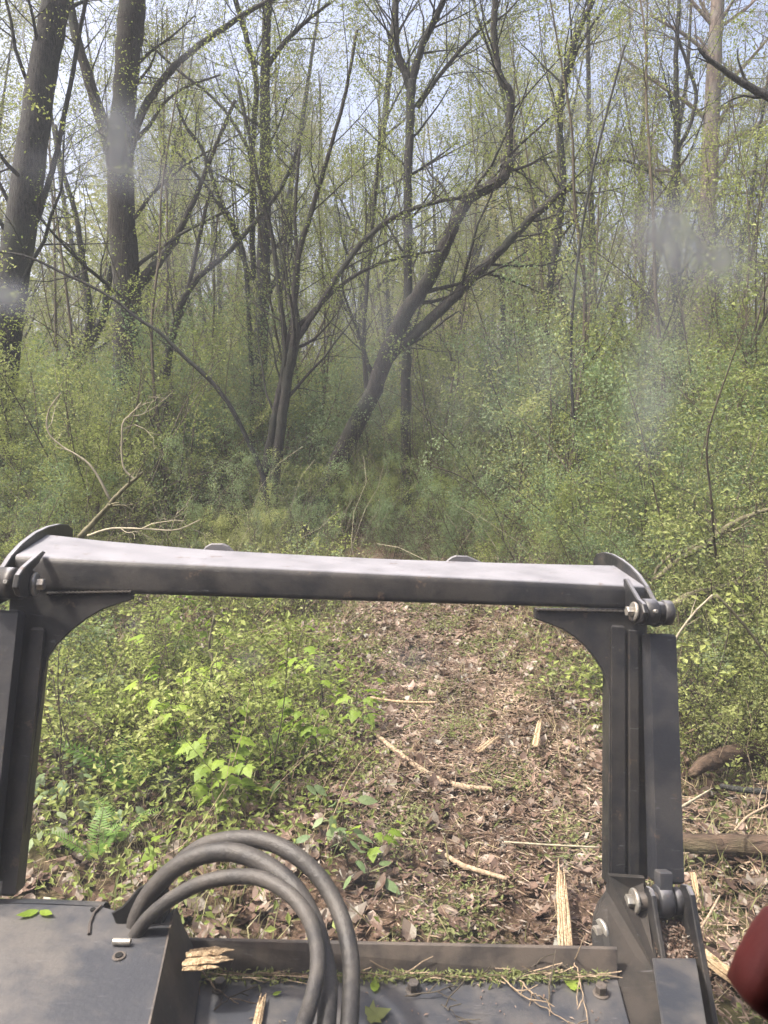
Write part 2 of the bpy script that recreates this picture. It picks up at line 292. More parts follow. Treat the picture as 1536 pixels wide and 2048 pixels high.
# ------------------------------------------------------------------ machine: mulching head with its push frame
def machine():
    root = empty('mulching_head', (0, 1.6, .7), 'black mulcher attachment with push bar frame and looping hoses in front of the cab', 'mulcher')
    inv = np.array([0, 1.6, .7])
    def bld(mb, name, mat, parent=root, smooth=False, label=None):
        o = mb.build(name, mat, parent, smooth, origin=inv); 
        if parent is not root: pass
        if label: o['label'] = label
        return o
    D = 1.98
    lt, rt, rb = Z(45, 1170, .915 * D), Z(1290, 1220, D), Z(1305, 1800, .94 * D)
    b = unit(rt - lt); n = unit(np.cross(b, rb - rt)); 
    if np.dot(n, EYE - rt) < 0: n = -n
    F = lambda x, y, w=0.0: PL(x, y, rt, n) + n * w
    # ---- push bar: lofted rounded section
    def section(fb, ftp, bt, bb, r=.016):
        pts = []; cs = [fb, ftp, bt, bb]
        for i, c in enumerate(cs):
            a = cs[i - 1]; d = cs[(i + 1) % 4]; e1 = unit(a - c); e2 = unit(d - c)
            for q in range(5):
                u = q / 4; p0, p2 = c + e1 * r, c + e2 * r
                pts.append((1 - u) ** 2 * p0 + 2 * u * (1 - u) * c + u * u * p2)
        return np.array(pts)
    def zof(P): return np.dot(P - EYE, AF)
    fl, fr = F(29, 1112), F(1292, 1174); fbl, fbr = F(40, 1184), F(1292, 1222)
    bl, br = Z(98, 1067, zof(fl) + .25), Z(1236, 1128, zof(fr) + .22)
    sA = section(fbl, fl, bl, bl + (fbl - fl) * 1.0); sB = section(fbr, fr, br, br + (fbr - fr) * 1.0)
    mb = MB(); m_ = 40; k = sA.shape[0]; rows = []
    for t in np.linspace(0, 1, m_):
        row = sA * (1 - t) + sB * t; xx = 98 + 1138 * t; yb = np.interp(xx, [98, 200, 300, 410, 520, 650, 800, 1000, 1180, 1236], [1067, 1079, 1087.5, 1097, 1103, 1110, 1117, 1123.5, 1128, 1129]); zz = zof(bl) * (1 - t) + zof(br) * t
        dlt = Z(xx, yb, zz) - (bl * (1 - t) + br * t); row[10:] += dlt; rows.append(row)
    rows = np.array(rows)
    i = np.arange(m_ - 1)[:, None] * k; j = np.arange(k)[None]; mb.add(rows.reshape(-1, 3), np.stack([i + j, i + (j + 1) % k, i + k + (j + 1) % k, i + k + j], -1).reshape(-1, 4))
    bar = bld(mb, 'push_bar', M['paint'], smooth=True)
    up = unit(AU)
    for pts in ([(405, 1100), (412, 1092), (422, 1087), (445, 1087), (456, 1092), (466, 1103)], [(893, 1122), (903, 1114), (912, 1111), (935, 1112), (950, 1118), (968, 1126)]):
        t0 = (pts[0][0] - 98) / (1236 - 98); zz = (zof(bl) * (1 - t0) + zof(br) * t0)
        P = [Z(x, y, zz) for x, y in pts]; P = [P[0] - up * .03] + P + [P[-1] - up * .03]
        q = MB(); prism(q, P, AF * .02, .003); bld(q, 'rear_tab', M['tab'])
    # weld bead where bar meets gussets, weld scar
    # ---- gussets and posts (one plate each side)
    gr = [(1070, 1216), (1071, 1236), (1082, 1241), (1102, 1248), (1126, 1258), (1150, 1273), (1172, 1292), (1190, 1314), (1205, 1337), (1215, 1362), (1220, 1390), (1219, 1760), (1298, 1760), (1296, 1216)]
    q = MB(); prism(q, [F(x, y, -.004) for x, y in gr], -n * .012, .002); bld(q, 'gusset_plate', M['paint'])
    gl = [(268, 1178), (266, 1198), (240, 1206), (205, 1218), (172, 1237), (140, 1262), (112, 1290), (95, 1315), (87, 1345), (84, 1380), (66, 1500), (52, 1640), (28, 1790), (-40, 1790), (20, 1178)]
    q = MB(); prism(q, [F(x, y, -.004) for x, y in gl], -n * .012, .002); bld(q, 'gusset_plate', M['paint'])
    def box_between(p0, p1, side, nn, wid, dep, name, mat, off=0.0, bev=.006, parent=root):
        s = unit(side); ax = p1 - p0; c = [p0 - s * wid / 2, p0 + s * wid / 2, p0 + s * wid / 2 - nn * dep, p0 - s * wid / 2 - nn * dep]
        c = [x + nn * off for x in c]; qq = MB(); prism(qq, c, ax, bev); return bld(qq, name, mat, parent)
    for a_, c_ in (((1074, 1220), (1286, 1224)), ((94, 1187), (264, 1184))):
        A_, C_ = F(*a_, .001), F(*c_, .001); S_ = A_ + (C_ - A_) * np.linspace(0, 1, 60)[:, None]; q = MB(); tube(q, S_, .0042 * (1 + .3 * np.sin(np.arange(60) * 2.2)), 6); bld(q, 'weld_bead', M['mud'], bar, True)
    # post: square tubes behind the plates
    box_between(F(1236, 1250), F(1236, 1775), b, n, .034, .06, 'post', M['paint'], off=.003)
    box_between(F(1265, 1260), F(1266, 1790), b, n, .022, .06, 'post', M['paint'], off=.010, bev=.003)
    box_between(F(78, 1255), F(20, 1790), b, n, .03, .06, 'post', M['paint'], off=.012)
    # link rods
    box_between(F(1308, 1268, .03), F(1322, 1757, .03), b, n, .068, .05, 'link_rod', M['rod'], off=.02)
    box_between(F(20, 1222, .03), F(-38, 1760, .03), b, n, .07, .05, 'link_rod', M['rod'], off=.02)
    f = unit((bl - fl) - np.dot(bl - fl, b) * b)
    # ---- lug plates, right end
    def plate(px, p0, th, name='lug_plate', parent=root, mat='paint', bv=.0025):
        P = [PL(x, y, p0, b) for x, y in px]; qq = MB(); prism(qq, P, b * th, bv); return bld(qq, name, M[mat], parent)
    p0 = F(1291, 1176)
    plate([(1186, 1150), (1186, 1120), (1192, 1107), (1206, 1104), (1222, 1108), (1240, 1118), (1258, 1132), (1275, 1150), (1290, 1172), (1303, 1197), (1316, 1212), (1321, 1230), (1317, 1248), (1306, 1254), (1285, 1245), (1240, 1190)], p0, .013)
    p1 = F(1250, 1168)
    plate([(1246, 1158), (1250, 1157), (1262, 1178), (1274, 1198), (1284, 1208), (1288, 1225), (1283, 1243), (1270, 1250), (1258, 1240), (1250, 1222)], p1, .013)
    # left end
    p2 = F(27, 1111)
    P = [(146, 1080), (146, 1058), (138, 1049), (122, 1048), (100, 1053), (75, 1065), (48, 1086), (26, 1110), (8, 1138), (-8, 1170), (-14, 1195), (-4, 1212), (20, 1200), (80, 1120)]
    plate(P, p2, -.014)
    p3 = F(89, 1110)
    plate([(84, 1105), (88, 1102), (92, 1104), (76, 1130), (66, 1140), (70, 1160), (66, 1182), (56, 1195), (42, 1192), (36, 1175), (40, 1150), (50, 1135)], p3, -.013)
    # ---- pins, bosses, bolts
    def pin(c, L, r, name, mat, axis=b, k=24): q = MB(); cyl(q, c, axis, r, L, k); return bld(q, name, mat, root, True)
    def bolt(c, axis, r, name='bolt'):       # washer + hex head
        q = MB(); cyl(q, c, axis, r, .008, 24, .08); w_ = bld(q, 'washer', M['zinc'], root)
        q = MB(); cyl(q, c + axis * .008, axis, r * .52, .016, 6, .1); bld(q, 'bolt', M['zinc'], w_)
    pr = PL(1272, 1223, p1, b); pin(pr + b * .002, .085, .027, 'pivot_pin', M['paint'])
    pin(pr + b * .016, .034, .033, 'rod_eye', M['rod']); pin(pr + b * .066, .024, .031, 'pin_cap', M['rod'])
    bolt(pr - b * .001, -b, .024)
    q = MB(); gp = pr + b * .032 + n * .03; cyl(q, gp, n, .005, .014, 8); bld(q, 'grease_nipple', M['zinc'])
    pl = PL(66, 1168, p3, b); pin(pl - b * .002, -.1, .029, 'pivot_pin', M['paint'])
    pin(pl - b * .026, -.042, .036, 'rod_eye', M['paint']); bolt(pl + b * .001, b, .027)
    q = MB(); gp = pl - b * .045 + n * .034; cyl(q, gp, n, .005, .012, 8); bld(q, 'grease_nipple', M['zinc'])
    # eyes of rods welded to rod ends
    # ---- lower right arm
    c0 = Z(1272, 1802, 1.80); bolt(c0, -b, .028)
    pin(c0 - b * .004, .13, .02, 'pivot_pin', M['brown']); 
    pin(c0 + b * .048, .034, .036, 'rod_eye', M['rod']); pin(c0 + b * .088, .02, .03, 'rod_eye', M['rod'])
    q = MB(); prism(q, [c0 + b * .05 + n * .02, c0 + b * .08 + n * .02, c0 + b * .08 - n * .01, c0 + b * .05 - n * .01], F(1311, 1740) - F(1311, 1800), .003); bld(q, 'rod_neck', M['deck'])
    ax_l = Z(1290, 1790, 1.80)
    plate([(1290, 1772), (1298, 1778), (1303, 1792), (1312, 1850), (1330, 1950), (1350, 2060), (1365, 2140), (1240, 2140), (1262, 2050), (1240, 1985), (1262, 1880), (1282, 1800)], ax_l, .012, 'arm_plate')
    ax_o = Z(1362, 1790, 1.80)
    plate([(1360, 1768), (1372, 1772), (1380, 1790), (1390, 1850), (1408, 1950), (1428, 2060), (1442, 2140), (1330, 2140), (1336, 2050), (1338, 1950), (1342, 1860), (1350, 1790)], ax_o, .014, 'arm_plate')
    # web between the arms
    q = MB(); P = [Z(1308, 1918, 1.66), Z(1392, 1918, 1.70), Z(1428, 2140, 1.36), Z(1340, 2140, 1.34)]; prism(q, P, -n * .01 - up * .002, .002); bld(q, 'arm_web', M['deck'])
    # packed debris between arms is a thing of its own (below)
    # round side plate facing the camera
    P = [(1218, 1750), (1214, 1785), (1198, 1808), (1189, 1832), (1185, 1870), (1189, 1915), (1200, 1945), (1225, 1985), (1245, 2030), (1262, 2140), (1350, 2140), (1320, 1960), (1300, 1800), (1290, 1755)]
    q = MB(); prism(q, [Z(x, y, 1.84 - max(0, y - 1800) * .0011) for x, y in P], AF * .014, .003); bld(q, 'side_plate', M['mud'])
    bolt(Z(1206, 1862, 1.78), unit(-b - AF * .2), .026)
    # ---- deck with riser and bolts
    dz = .66
    dk = [H(340, 1950, dz), H(1235, 1958, dz), H(1300, 2200, dz), H(330, 2200, dz)]
    q = MB(); prism(q, dk, np.array([0, 0, -.012]), .002); deck = bld(q, 'deck_plate', M['deck'])
    yc = H(700, 1950, dz)[1]
    rp = [W(340, 1948, yc), W(1235, 1958, yc + .01), W(1235, 1898, yc + .035), W(340, 1879, yc + .02)]
    q = MB(); prism(q, rp, np.array([0, .010, 0]), .002); bld(q, 'riser_plate', M['brown'])
    for x, y in ((440, 1968), (827, 1972), (1202, 1978)):
        p = H(x, y + 10, dz) + np.array([0, 0, -.001])
        q = MB(); cyl(q, p, [0, 0, 1], .017, .005, 20); wsh = bld(q, 'deck_washer', M['brown'])
        q = MB(); cyl(q, p + np.array([0, 0, .005]), [0, 0, 1], .0125, .017, 6, .12); bld(q, 'bolt', M['brown'], wsh)
    # cutter housing below the deck
    a0 = dk[0] + np.array([-.5, 0, -.013]); a1 = dk[1] + np.array([.12, 0, -.013]); a2 = a1 + np.array([0, -.75, 0]); a3 = a0 + np.array([0, -.75, 0])
    q = MB(); prism(q, [a0, a1, a2, a3], np.array([0, 0, -.56]), .01); bld(q, 'cutter_housing', M['mud'])
    # ---- valve box at the left
    tz = .80
    tp = [(-120, 1806), (60, 1806), (205, 1812), (240, 1822), (252, 1836), (345, 1822), (300, 2060), (285, 2200), (-120, 2200)]
    T = [H(x, y, tz) for x, y in tp]
    bx = MB(); prism(bx, T, np.array([0, 0, -.010]), .003); cover = bld(bx, 'cover_plate', M['deck'])
    # rounded rear edge
    rl = smooth_path([T[0], T[1], T[2]], 14); q = MB()
    arc = [(0, 0), (.018, -.003), (.033, -.012), (.044, -.028), (.048, -.05), (.048, -.14)]
    V = np.array([p + np.array([0, a, h - .0005]) for p in rl for a, h in arc]); kk = len(arc)
    Fq = np.array([(i * kk + j, (i + 1) * kk + j, (i + 1) * kk + j + 1, i * kk + j + 1) for i in range(13) for j in range(kk - 1)]); q.add(V, Fq); 
    q.add(V - np.array([0, .004, .006]), Fq[:, ::-1]); bld(q, 'rear_edge', M['deck'], smooth=True)
    q = MB(); rs = [H(350, 1818, tz), H(298, 2060, tz), H(280, 2200, tz)]
    for u, v in zip(rs[:-1], rs[1:]):
        dn = np.array([.055, .0, -.13]); prism(q, [u + np.array([0, 0, .002]), v + np.array([0, 0, .002]), v + dn, u + dn], np.array([-.008, 0, -.004]), 0)
    bld(q, 'side_panel', M['brown'])
    q = MB(); prism(q, [H(352, 1818, tz - .003), H(372, 1880, .70), H(380, 1884, .672), H(300, 1884, .70)], np.array([0, .008, 0]), 0); bld(q, 'end_panel', M['brown'])
    # hose opening: collar plate, dark boot, shiny clip
    hb = [(222, 1826), (244, 1812), (262, 1792), (276, 1775), (300, 1762), (322, 1770), (330, 1800), (326, 1850), (300, 1876), (262, 1878), (236, 1872), (230, 1846)]
    q = MB(); c = np.mean([Z(x, y, 1.60) for x, y in hb], 0); A = [Z(x, y, 1.60) for x, y in hb]; prism(q, A, AF * .05 - up * .02, .004); bld(q, 'rubber_boot', M['black'])
    q = MB(); tube(q, [H(178, 1868, tz + .003), H(180, 1846, tz + .003), H(188, 1826, tz + .003), H(202, 1812, tz + .003)], .0035, 6); bld(q, 'cover_seam', M['brown'])
    q = MB(); cyl(q, H(226, 1883, tz + .008), unit(H(262, 1884, tz + .008) - H(226, 1883, tz + .008)), .0065, .036, 12); bld(q, 'hinge_pin', M['zinc'])
    q = MB(); hp = H(238, 1913, tz + .0012); cyl(q, hp, [0, 0, 1], .013, .002, 20, .05); hw_ = bld(q, 'bolt_recess', M['brown'])
    q = MB(); cyl(q, hp + np.array([0, 0, .002]), [0, 0, 1], .008, .0025, 12); bld(q, 'recess_plug', M['black'], hw_)
    q = MB(); cyl(q, H(186, 1820, tz + .001), [0, 0, 1], .006, .003, 12); bld(q, 'small_plug', M['black'])
    # ---- hoses
    hA = [(300, 1800, 1.66, 16), (345, 1740, 1.64, 16), (395, 1698, 1.62, 16), (440, 1682, 1.60, 16.5), (490, 1677, 1.58, 16.5), (540, 1685, 1.56, 16.5), (590, 1710, 1.53, 17), (635, 1750, 1.50, 17), (670, 1805, 1.46, 17), (692, 1865, 1.41, 17.5), (702, 1925, 1.36, 18), (702, 1990, 1.30, 18), (698, 2060, 1.24, 19), (690, 2180, 1.14, 19)]
    hB = [(268, 1858, 1.60, 17), (276, 1828, 1.60, 17), (300, 1786, 1.60, 18), (350, 1736, 1.585, 18.5), (412, 1708, 1.57, 18.5), (475, 1706, 1.55, 18.5), (538, 1733, 1.52, 18.5), (588, 1775, 1.48, 18.5), (622, 1830, 1.44, 18.5), (645, 1900, 1.37, 19), (656, 1965, 1.31, 19), (652, 2060, 1.22, 20), (640, 2180, 1.12, 20)]
    hC = [(258, 1896, 1.575, 13.5), (272, 1868, 1.57, 14), (300, 1832, 1.565, 14), (350, 1793, 1.555, 14.5), (410, 1764, 1.54, 15), (475, 1753, 1.52, 15), (525, 1758, 1.49, 15), (575, 1785, 1.45, 15), (612, 1827, 1.41, 15.5), (632, 1878, 1.35, 16), (635, 1940, 1.29, 16), (620, 2010, 1.23, 16.5), (600, 2070, 1.17, 17), (570, 2180, 1.1, 17)]
    for hh in (hA, hB, hC):
        P = np.array([list(Z(x, y, z)) + [r / FPX * z] for x, y, z, r in hh]); S = smooth_path(P, 90)
        q = MB(); tube(q, S[:, :3], S[:, 3] * (1 + .012 * np.sin(np.arange(90) * 1.7)), 18); bld(q, 'hydraulic_hose', M['rubber'], smooth=True)
    # wear bar bolt at the far left
    q = MB(); cyl(q, Z(-6, 1770, 1.72), b, .022, .028, 16); bld(q, 'bolt', M['zinc'])
    return dz, tz, n, b, c0
DZ, TZ, FN, FB, C0 = machine()

# red loader arm end close to the glass, out of focus
def red_part():
    mb = MB(); c = Z(1522, 1930, .62)
    root = empty('red_lever', c, 'dark red rounded lever close to the glass, blurred, at the lower right corner', 'lever')
    th = np.linspace(0, 2 * math.pi, 24, endpoint=False)
    rings = [(-.16, .022, .018), (-.07, .018, .016), (-.045, .02, .012), (-.030, .030, .002), (-.018, .036, -.002), (.0, .034, .004), (.022, .029, .010), (.036, .024, .013), (.043, .017, .015), (.046, .004, .016)]
    V = [c + AR * (.016 + ox + r * math.copysign(abs(math.cos(t)) ** .55, math.cos(t))) + AU * (h + .10 * r * math.cos(t * 2 + h * 60)) + AF * r * .8 * math.copysign(abs(math.sin(t)) ** .55, math.sin(t)) for h, r, ox in rings for t in th]
    k = 24; F = [(i * k + j, i * k + (j + 1) % k, (i + 1) * k + (j + 1) % k, (i + 1) * k + j) for i in range(len(rings) - 1) for j in range(k)]
    mb.add(V, F); mb.build('lever_knob', M['red'], root, True, origin=c)
    q = MB(); tube(q, [c + AR * .03 - AU * .1, c + AR * .04 - AU * .35, c + AR * .08 - AU * .6], [.016, .016, .02], 12); q.build('lever_shaft', M['red'], root, True, origin=c)
red_part()

# ------------------------------------------------------------------ windscreen
def windscreen():
    Y = .58
    root = empty('cab', (0, Y, 1.7), 'dark machine cab round the camera, looking out through its dusty smudged windscreen', 'cab')
    for nm, P, v in (('roof_panel', [(-1.16, .16, .96), (1.16, .16, .96), (1.16, -1.5, .96), (-1.16, -1.5, .96)], (0, 0, .08)), ('cab_floor', [(-1.14, .0, -.86), (1.14, .0, -.86), (1.14, -1.5, -.86), (-1.14, -1.5, -.86)], (0, 0, -.06)),
                     ('rear_panel', [(-1.14, -1.5, -.86), (1.14, -1.5, -.86), (1.14, -1.5, .955), (-1.14, -1.5, .955)], (0, -.06, 0)), ('side_panel', [(-1.1, 0, -.855), (-1.1, -1.49, -.855), (-1.1, -1.49, .95), (-1.1, 0, .95)], (-.04, 0, 0)), ('side_panel', [(1.1, 0, -.855), (1.1, -1.49, -.855), (1.1, -1.49, .95), (1.1, 0, .95)], (.04, 0, 0))):
        q = MB(); prism(q, P, v, .01); q.build(nm, M['black'], root)
    a, b_, c, d = -1.06, 1.06, .92, 2.62
    mb = MB(); prism(mb, [(a, 0, c - 1.7), (b_, 0, c - 1.7), (b_, 0, d - 1.7), (a, 0, d - 1.7)], (0, .005, 0))
    m, t, out = newmat('dusty_glass'); g = N(t, 'ShaderNodeNewGeometry')
    nz = N(t, 'ShaderNodeTexNoise', ins={'Scale': 9.0, 'Detail': 4.0, 'Roughness': .6, 'Distortion': .6}); t.links.new(g.outputs['Position'], nz.inputs['Vector'])
    total = None
    def addv(x, y):
        ad = N(t, 'ShaderNodeMath', operation='ADD'); t.links.new(x, ad.inputs[0])
        t.links.new(y, ad.inputs[1]); return ad.outputs[0]
    sm = [(235, 290, 55, 70, .30), (225, 235, 38, 42, .16), (330, 355, 60, 32, .16), (120, 330, 90, 40, .09), (8, 590, 34, 26, .30), (375, 100, 22, 45, .10), (1385, 470, 85, 60, .22), (1445, 530, 60, 45, .22), (1300, 450, 60, 40, .08),
          (1295, 800, 42, 110, .15), (1355, 640, 50, 110, .11), (820, 462, 24, 16, .14), (400, 520, 60, 28, .09), (1190, 210, 24, 50, .08), (790, 620, 70, 60, .05), (1180, 570, 60, 50, .07), (960, 760, 120, 110, .05), (1110, 740, 40, 60, .06),
          (820, 1320, 45, 28, .12), (495, 1322, 30, 22, .14), (265, 1255, 22, 18, .16), (640, 1330, 24, 20, .10), (335, 1560, 24, 18, .09), (930, 430, 30, 30, .06), (740, 700, 60, 120, .05), (450, 170, 40, 120, .04)]
    for x, y, rx, ry, s in sm:
        s = s * (2.3 if y < 900 else 1.2); rx *= 1.5; ry *= 1.45
        P = W(x, y, Y); k = Y / math.cos(PITCH) / FPX
        v = N(t, 'ShaderNodeVectorMath', operation='SUBTRACT'); v.inputs[1].default_value = tuple(P); t.links.new(g.outputs['Position'], v.inputs[0])
        v2 = N(t, 'ShaderNodeVectorMath', operation='MULTIPLY'); v2.inputs[1].default_value = (1 / (rx * k * 1.7), 0, 1 / (ry * k * 1.7)); t.links.new(v.outputs[0], v2.inputs[0])
        ln = N(t, 'ShaderNodeVectorMath', operation='LENGTH'); t.links.new(v2.outputs[0], ln.inputs[0])
        dn = N(t, 'ShaderNodeMath', operation='MULTIPLY_ADD'); dn.inputs[1].default_value = 1.1; dn.inputs[2].default_value = -.38; t.links.new(nz.outputs[0], dn.inputs[0])
        lw = addv(ln.outputs['Value'], dn.outputs[0])
        mr = N(t, 'ShaderNodeMapRange', interpolation_type='SMOOTHERSTEP', ins={'From Min': 0.0, 'From Max': 1.0, 'To Min': s, 'To Max': 0.0}); t.links.new(lw, mr.inputs[0])
        total = mr.outputs[0] if total is None else addv(total, mr.outputs[0])
    n2 = N(t, 'ShaderNodeTexNoise', ins={'Scale': 160.0, 'Detail': 2.0}); t.links.new(g.outputs['Position'], n2.inputs['Vector'])
    spots = N(t, 'ShaderNodeMapRange', ins={'From Min': .66, 'From Max': .8, 'To Min': 0.0, 'To Max': .05}); t.links.new(n2.outputs[0], spots.inputs[0])
    film = N(t, 'ShaderNodeMapRange', ins={'From Min': .25, 'From Max': .8, 'To Min': .03, 'To Max': .09}); t.links.new(nz.outputs[0], film.inputs[0])
    tot = addv(addv(total, spots.outputs[0]), film.outputs[0])
    hf = N(t, 'ShaderNodeMath', operation='MULTIPLY'); hf.inputs[1].default_value = .5; hf.use_clamp = True; t.links.new(tot, hf.inputs[0])   # two faces
    df = N(t, 'ShaderNodeBsdfDiffuse'); df.inputs[0].default_value = (.82, .84, .87, 1); tr = N(t, 'ShaderNodeBsdfTranslucent'); tr.inputs[0].default_value = (.82, .84, .87, 1)
    mm = N(t, 'ShaderNodeMixShader'); mm.inputs[0].default_value = .75; t.links.new(df.outputs[0], mm.inputs[1]); t.links.new(tr.outputs[0], mm.inputs[2])
    tp = N(t, 'ShaderNodeBsdfTransparent'); mx = N(t, 'ShaderNodeMixShader'); t.links.new(hf.outputs[0], mx.inputs[0]); t.links.new(tp.outputs[0], mx.inputs[1]); t.links.new(mm.outputs[0], mx.inputs[2])
    t.links.new(mx.outputs[0], out.inputs[0])
    q = MB(); Wd = .03
    for P in ([(a - Wd, c - Wd), (b_ + Wd, c - Wd), (b_ + Wd, c), (a - Wd, c)], [(a - Wd, d), (b_ + Wd, d), (b_ + Wd, d + Wd), (a - Wd, d + Wd)], [(a - Wd, c), (a, c), (a, d), (a - Wd, d)], [(b_, c), (b_ + Wd, c), (b_ + Wd, d), (b_, d)]):
        prism(q, [(x, -.01, z - 1.7) for x, z in P], (0, .025, 0), .002)
    ws = q.build('windscreen', M['black'], root); mb.build('glass_pane', m, ws)
windscreen()

# ------------------------------------------------------------------ plants: growth
def wander(p, d, L, n, wob, trop, rng):
    P = [np.array(p, float)]; d = unit(d); st = L / (n - 1)
    for _ in range(n - 1):
        d = unit(d + wob * rng.normal(size=3) + np.array([0, 0, trop])); P.append(P[-1] + d * st)
    return np.array(P)
def sprout(mb, lp, path, rad, lv, cfg, rng):
    """children along a path. cfg[lv] = (count, t0, angle, len0, len1, rratio, wob, trop, k, n)"""
    if lv >= len(cfg): return
    cnt, t0, ang, l0, l1, rr, wob, trop, k, n = cfg[lv]
    m = len(path); L = np.linalg.norm(path[-1] - path[0])
    cnt = int(cnt) if cnt >= 1 else (1 if rng.random() < cnt else 0)
    for q in range(cnt):
        t = t0 + (1 - t0) * ((q + rng.random()) / cnt); x = t * (m - 1); i = min(int(x), m - 2); u = x - i
        p = path[i] * (1 - u) + path[i + 1] * u; r = (rad[i] * (1 - u) + rad[i + 1] * u) * rr
        d = unit(path[i + 1] - path[i]); s = unit(np.cross(d, rng.normal(size=3))); a = R(ang) * (.7 + .6 * rng.random())
        nd = d * math.cos(a) + s * math.sin(a); LL = (l0 + (l1 - l0) * t) * (.6 + .8 * rng.random())
        P = wander(p, nd, LL, n, wob, trop, rng); rv = np.linspace(max(r, .0016), max(r * .25, .0010), n)
        tube(mb, P, rv, k, cap=False); 
        if lv >= len(cfg) - 2: lp.append(P[1:])
        sprout(mb, lp, P, rv, lv + 1, cfg, rng)
def leafcloud(lp, per, spread, rng):
    if not lp: return np.zeros((0, 3))
    A = np.concatenate([p[:-1] for p in lp]); B = np.concatenate([p[1:] for p in lp]); idx = rng.integers(0, len(A), int(len(A) * per)); u = rng.random((len(idx), 1))
    return A[idx] * (1 - u) + B[idx] * u + rng.normal(size=(len(idx), 3)) * spread

def plant(name, label, cat, base, stems, cfg, bark, leafm, per, lsize, seed, spread=.03, group=None, k=8, lump=.05, up=.2, asp=.55, trunkname='trunk', crownname='crown', clump=1.0):
    """stems: list of (pts Nx3 world, radii) ; one thing: trunk (wood) + crown (leaves)"""
    rng = np.random.default_rng(seed); mb = MB(); lp = []
    for pts, rad in stems:
        pr = smooth_path(np.column_stack([pts, rad]), max(6, len(pts) * 5)); r = np.maximum(pr[:, 3], .002)
        P = pr[:, :3] + rng.normal(size=(len(pr), 3)) * np.minimum(r, .06)[:, None] * .1
        tube(mb, P, r, k, cap=True, lump=lump, rng=rng); sprout(mb, lp, P, r, 0, cfg, rng)
    root = empty(name, base, label, cat, group)
    mb.build(trunkname, M[bark], root, True, origin=base)
    C = leafcloud(lp, per, spread, rng)
    if clump < 1.0 and len(C):            # thin whole regions out so light shows through
        keep = (np.sin(C[:, 0] * 2.1 + seed) + np.sin(C[:, 1] * 1.9) + np.sin(C[:, 2] * 2.7 + seed * 1.3) + rng.normal(size=len(C)) * .6) > (1 - clump) * 3 - 1.2; C = C[keep]
    lb = MB(); leaves(lb, C, lsize, rng, up=up, asp=asp)
    if len(C): lb.build(crownname, M[leafm], root, False, origin=base)
    return root

def px(tr, Y, wob=0.0, seed=0):           # [(px, py, width_px)] -> stems on plane y=Y (+ per point offset)
    rng = np.random.default_rng(seed); pts = []; rad = []
    for i, e in enumerate(tr):
        y = Y + (e[3] if len(e) > 3 else 0); pts.append(W(e[0], e[1], y)); rad.append(e[2] / 2 / FPX * y)
    return np.array(pts), np.array(rad)

CFG_BIG = [(10, .3, 50, 2.6, 1.4, .17, .10, .05, 5, 8), (5, .2, 45, 1.3, .8, .5, .14, .03, 4, 6), (5, .1, 45, .6, .4, .5, .2, .0, 3, 4)]
CFG_MID = [(11, .25, 45, 1.8, 1.0, .34, .12, .06, 4, 7), (5, .15, 42, .9, .55, .5, .16, .03, 3, 5), (4, .1, 45, .45, .3, .5, .2, 0, 3, 4)]
CFG_THIN = [(7, .2, 40, 1.1, .6, .45, .14, .08, 3, 6), (5, .1, 45, .55, .35, .5, .2, .02, 3, 4)]
CFG_BARE = [(4, .25, 40, .5, .3, .5, .2, .02, 4, 5), (2, .2, 45, .25, .15, .5, .25, 0, 3, 4)]

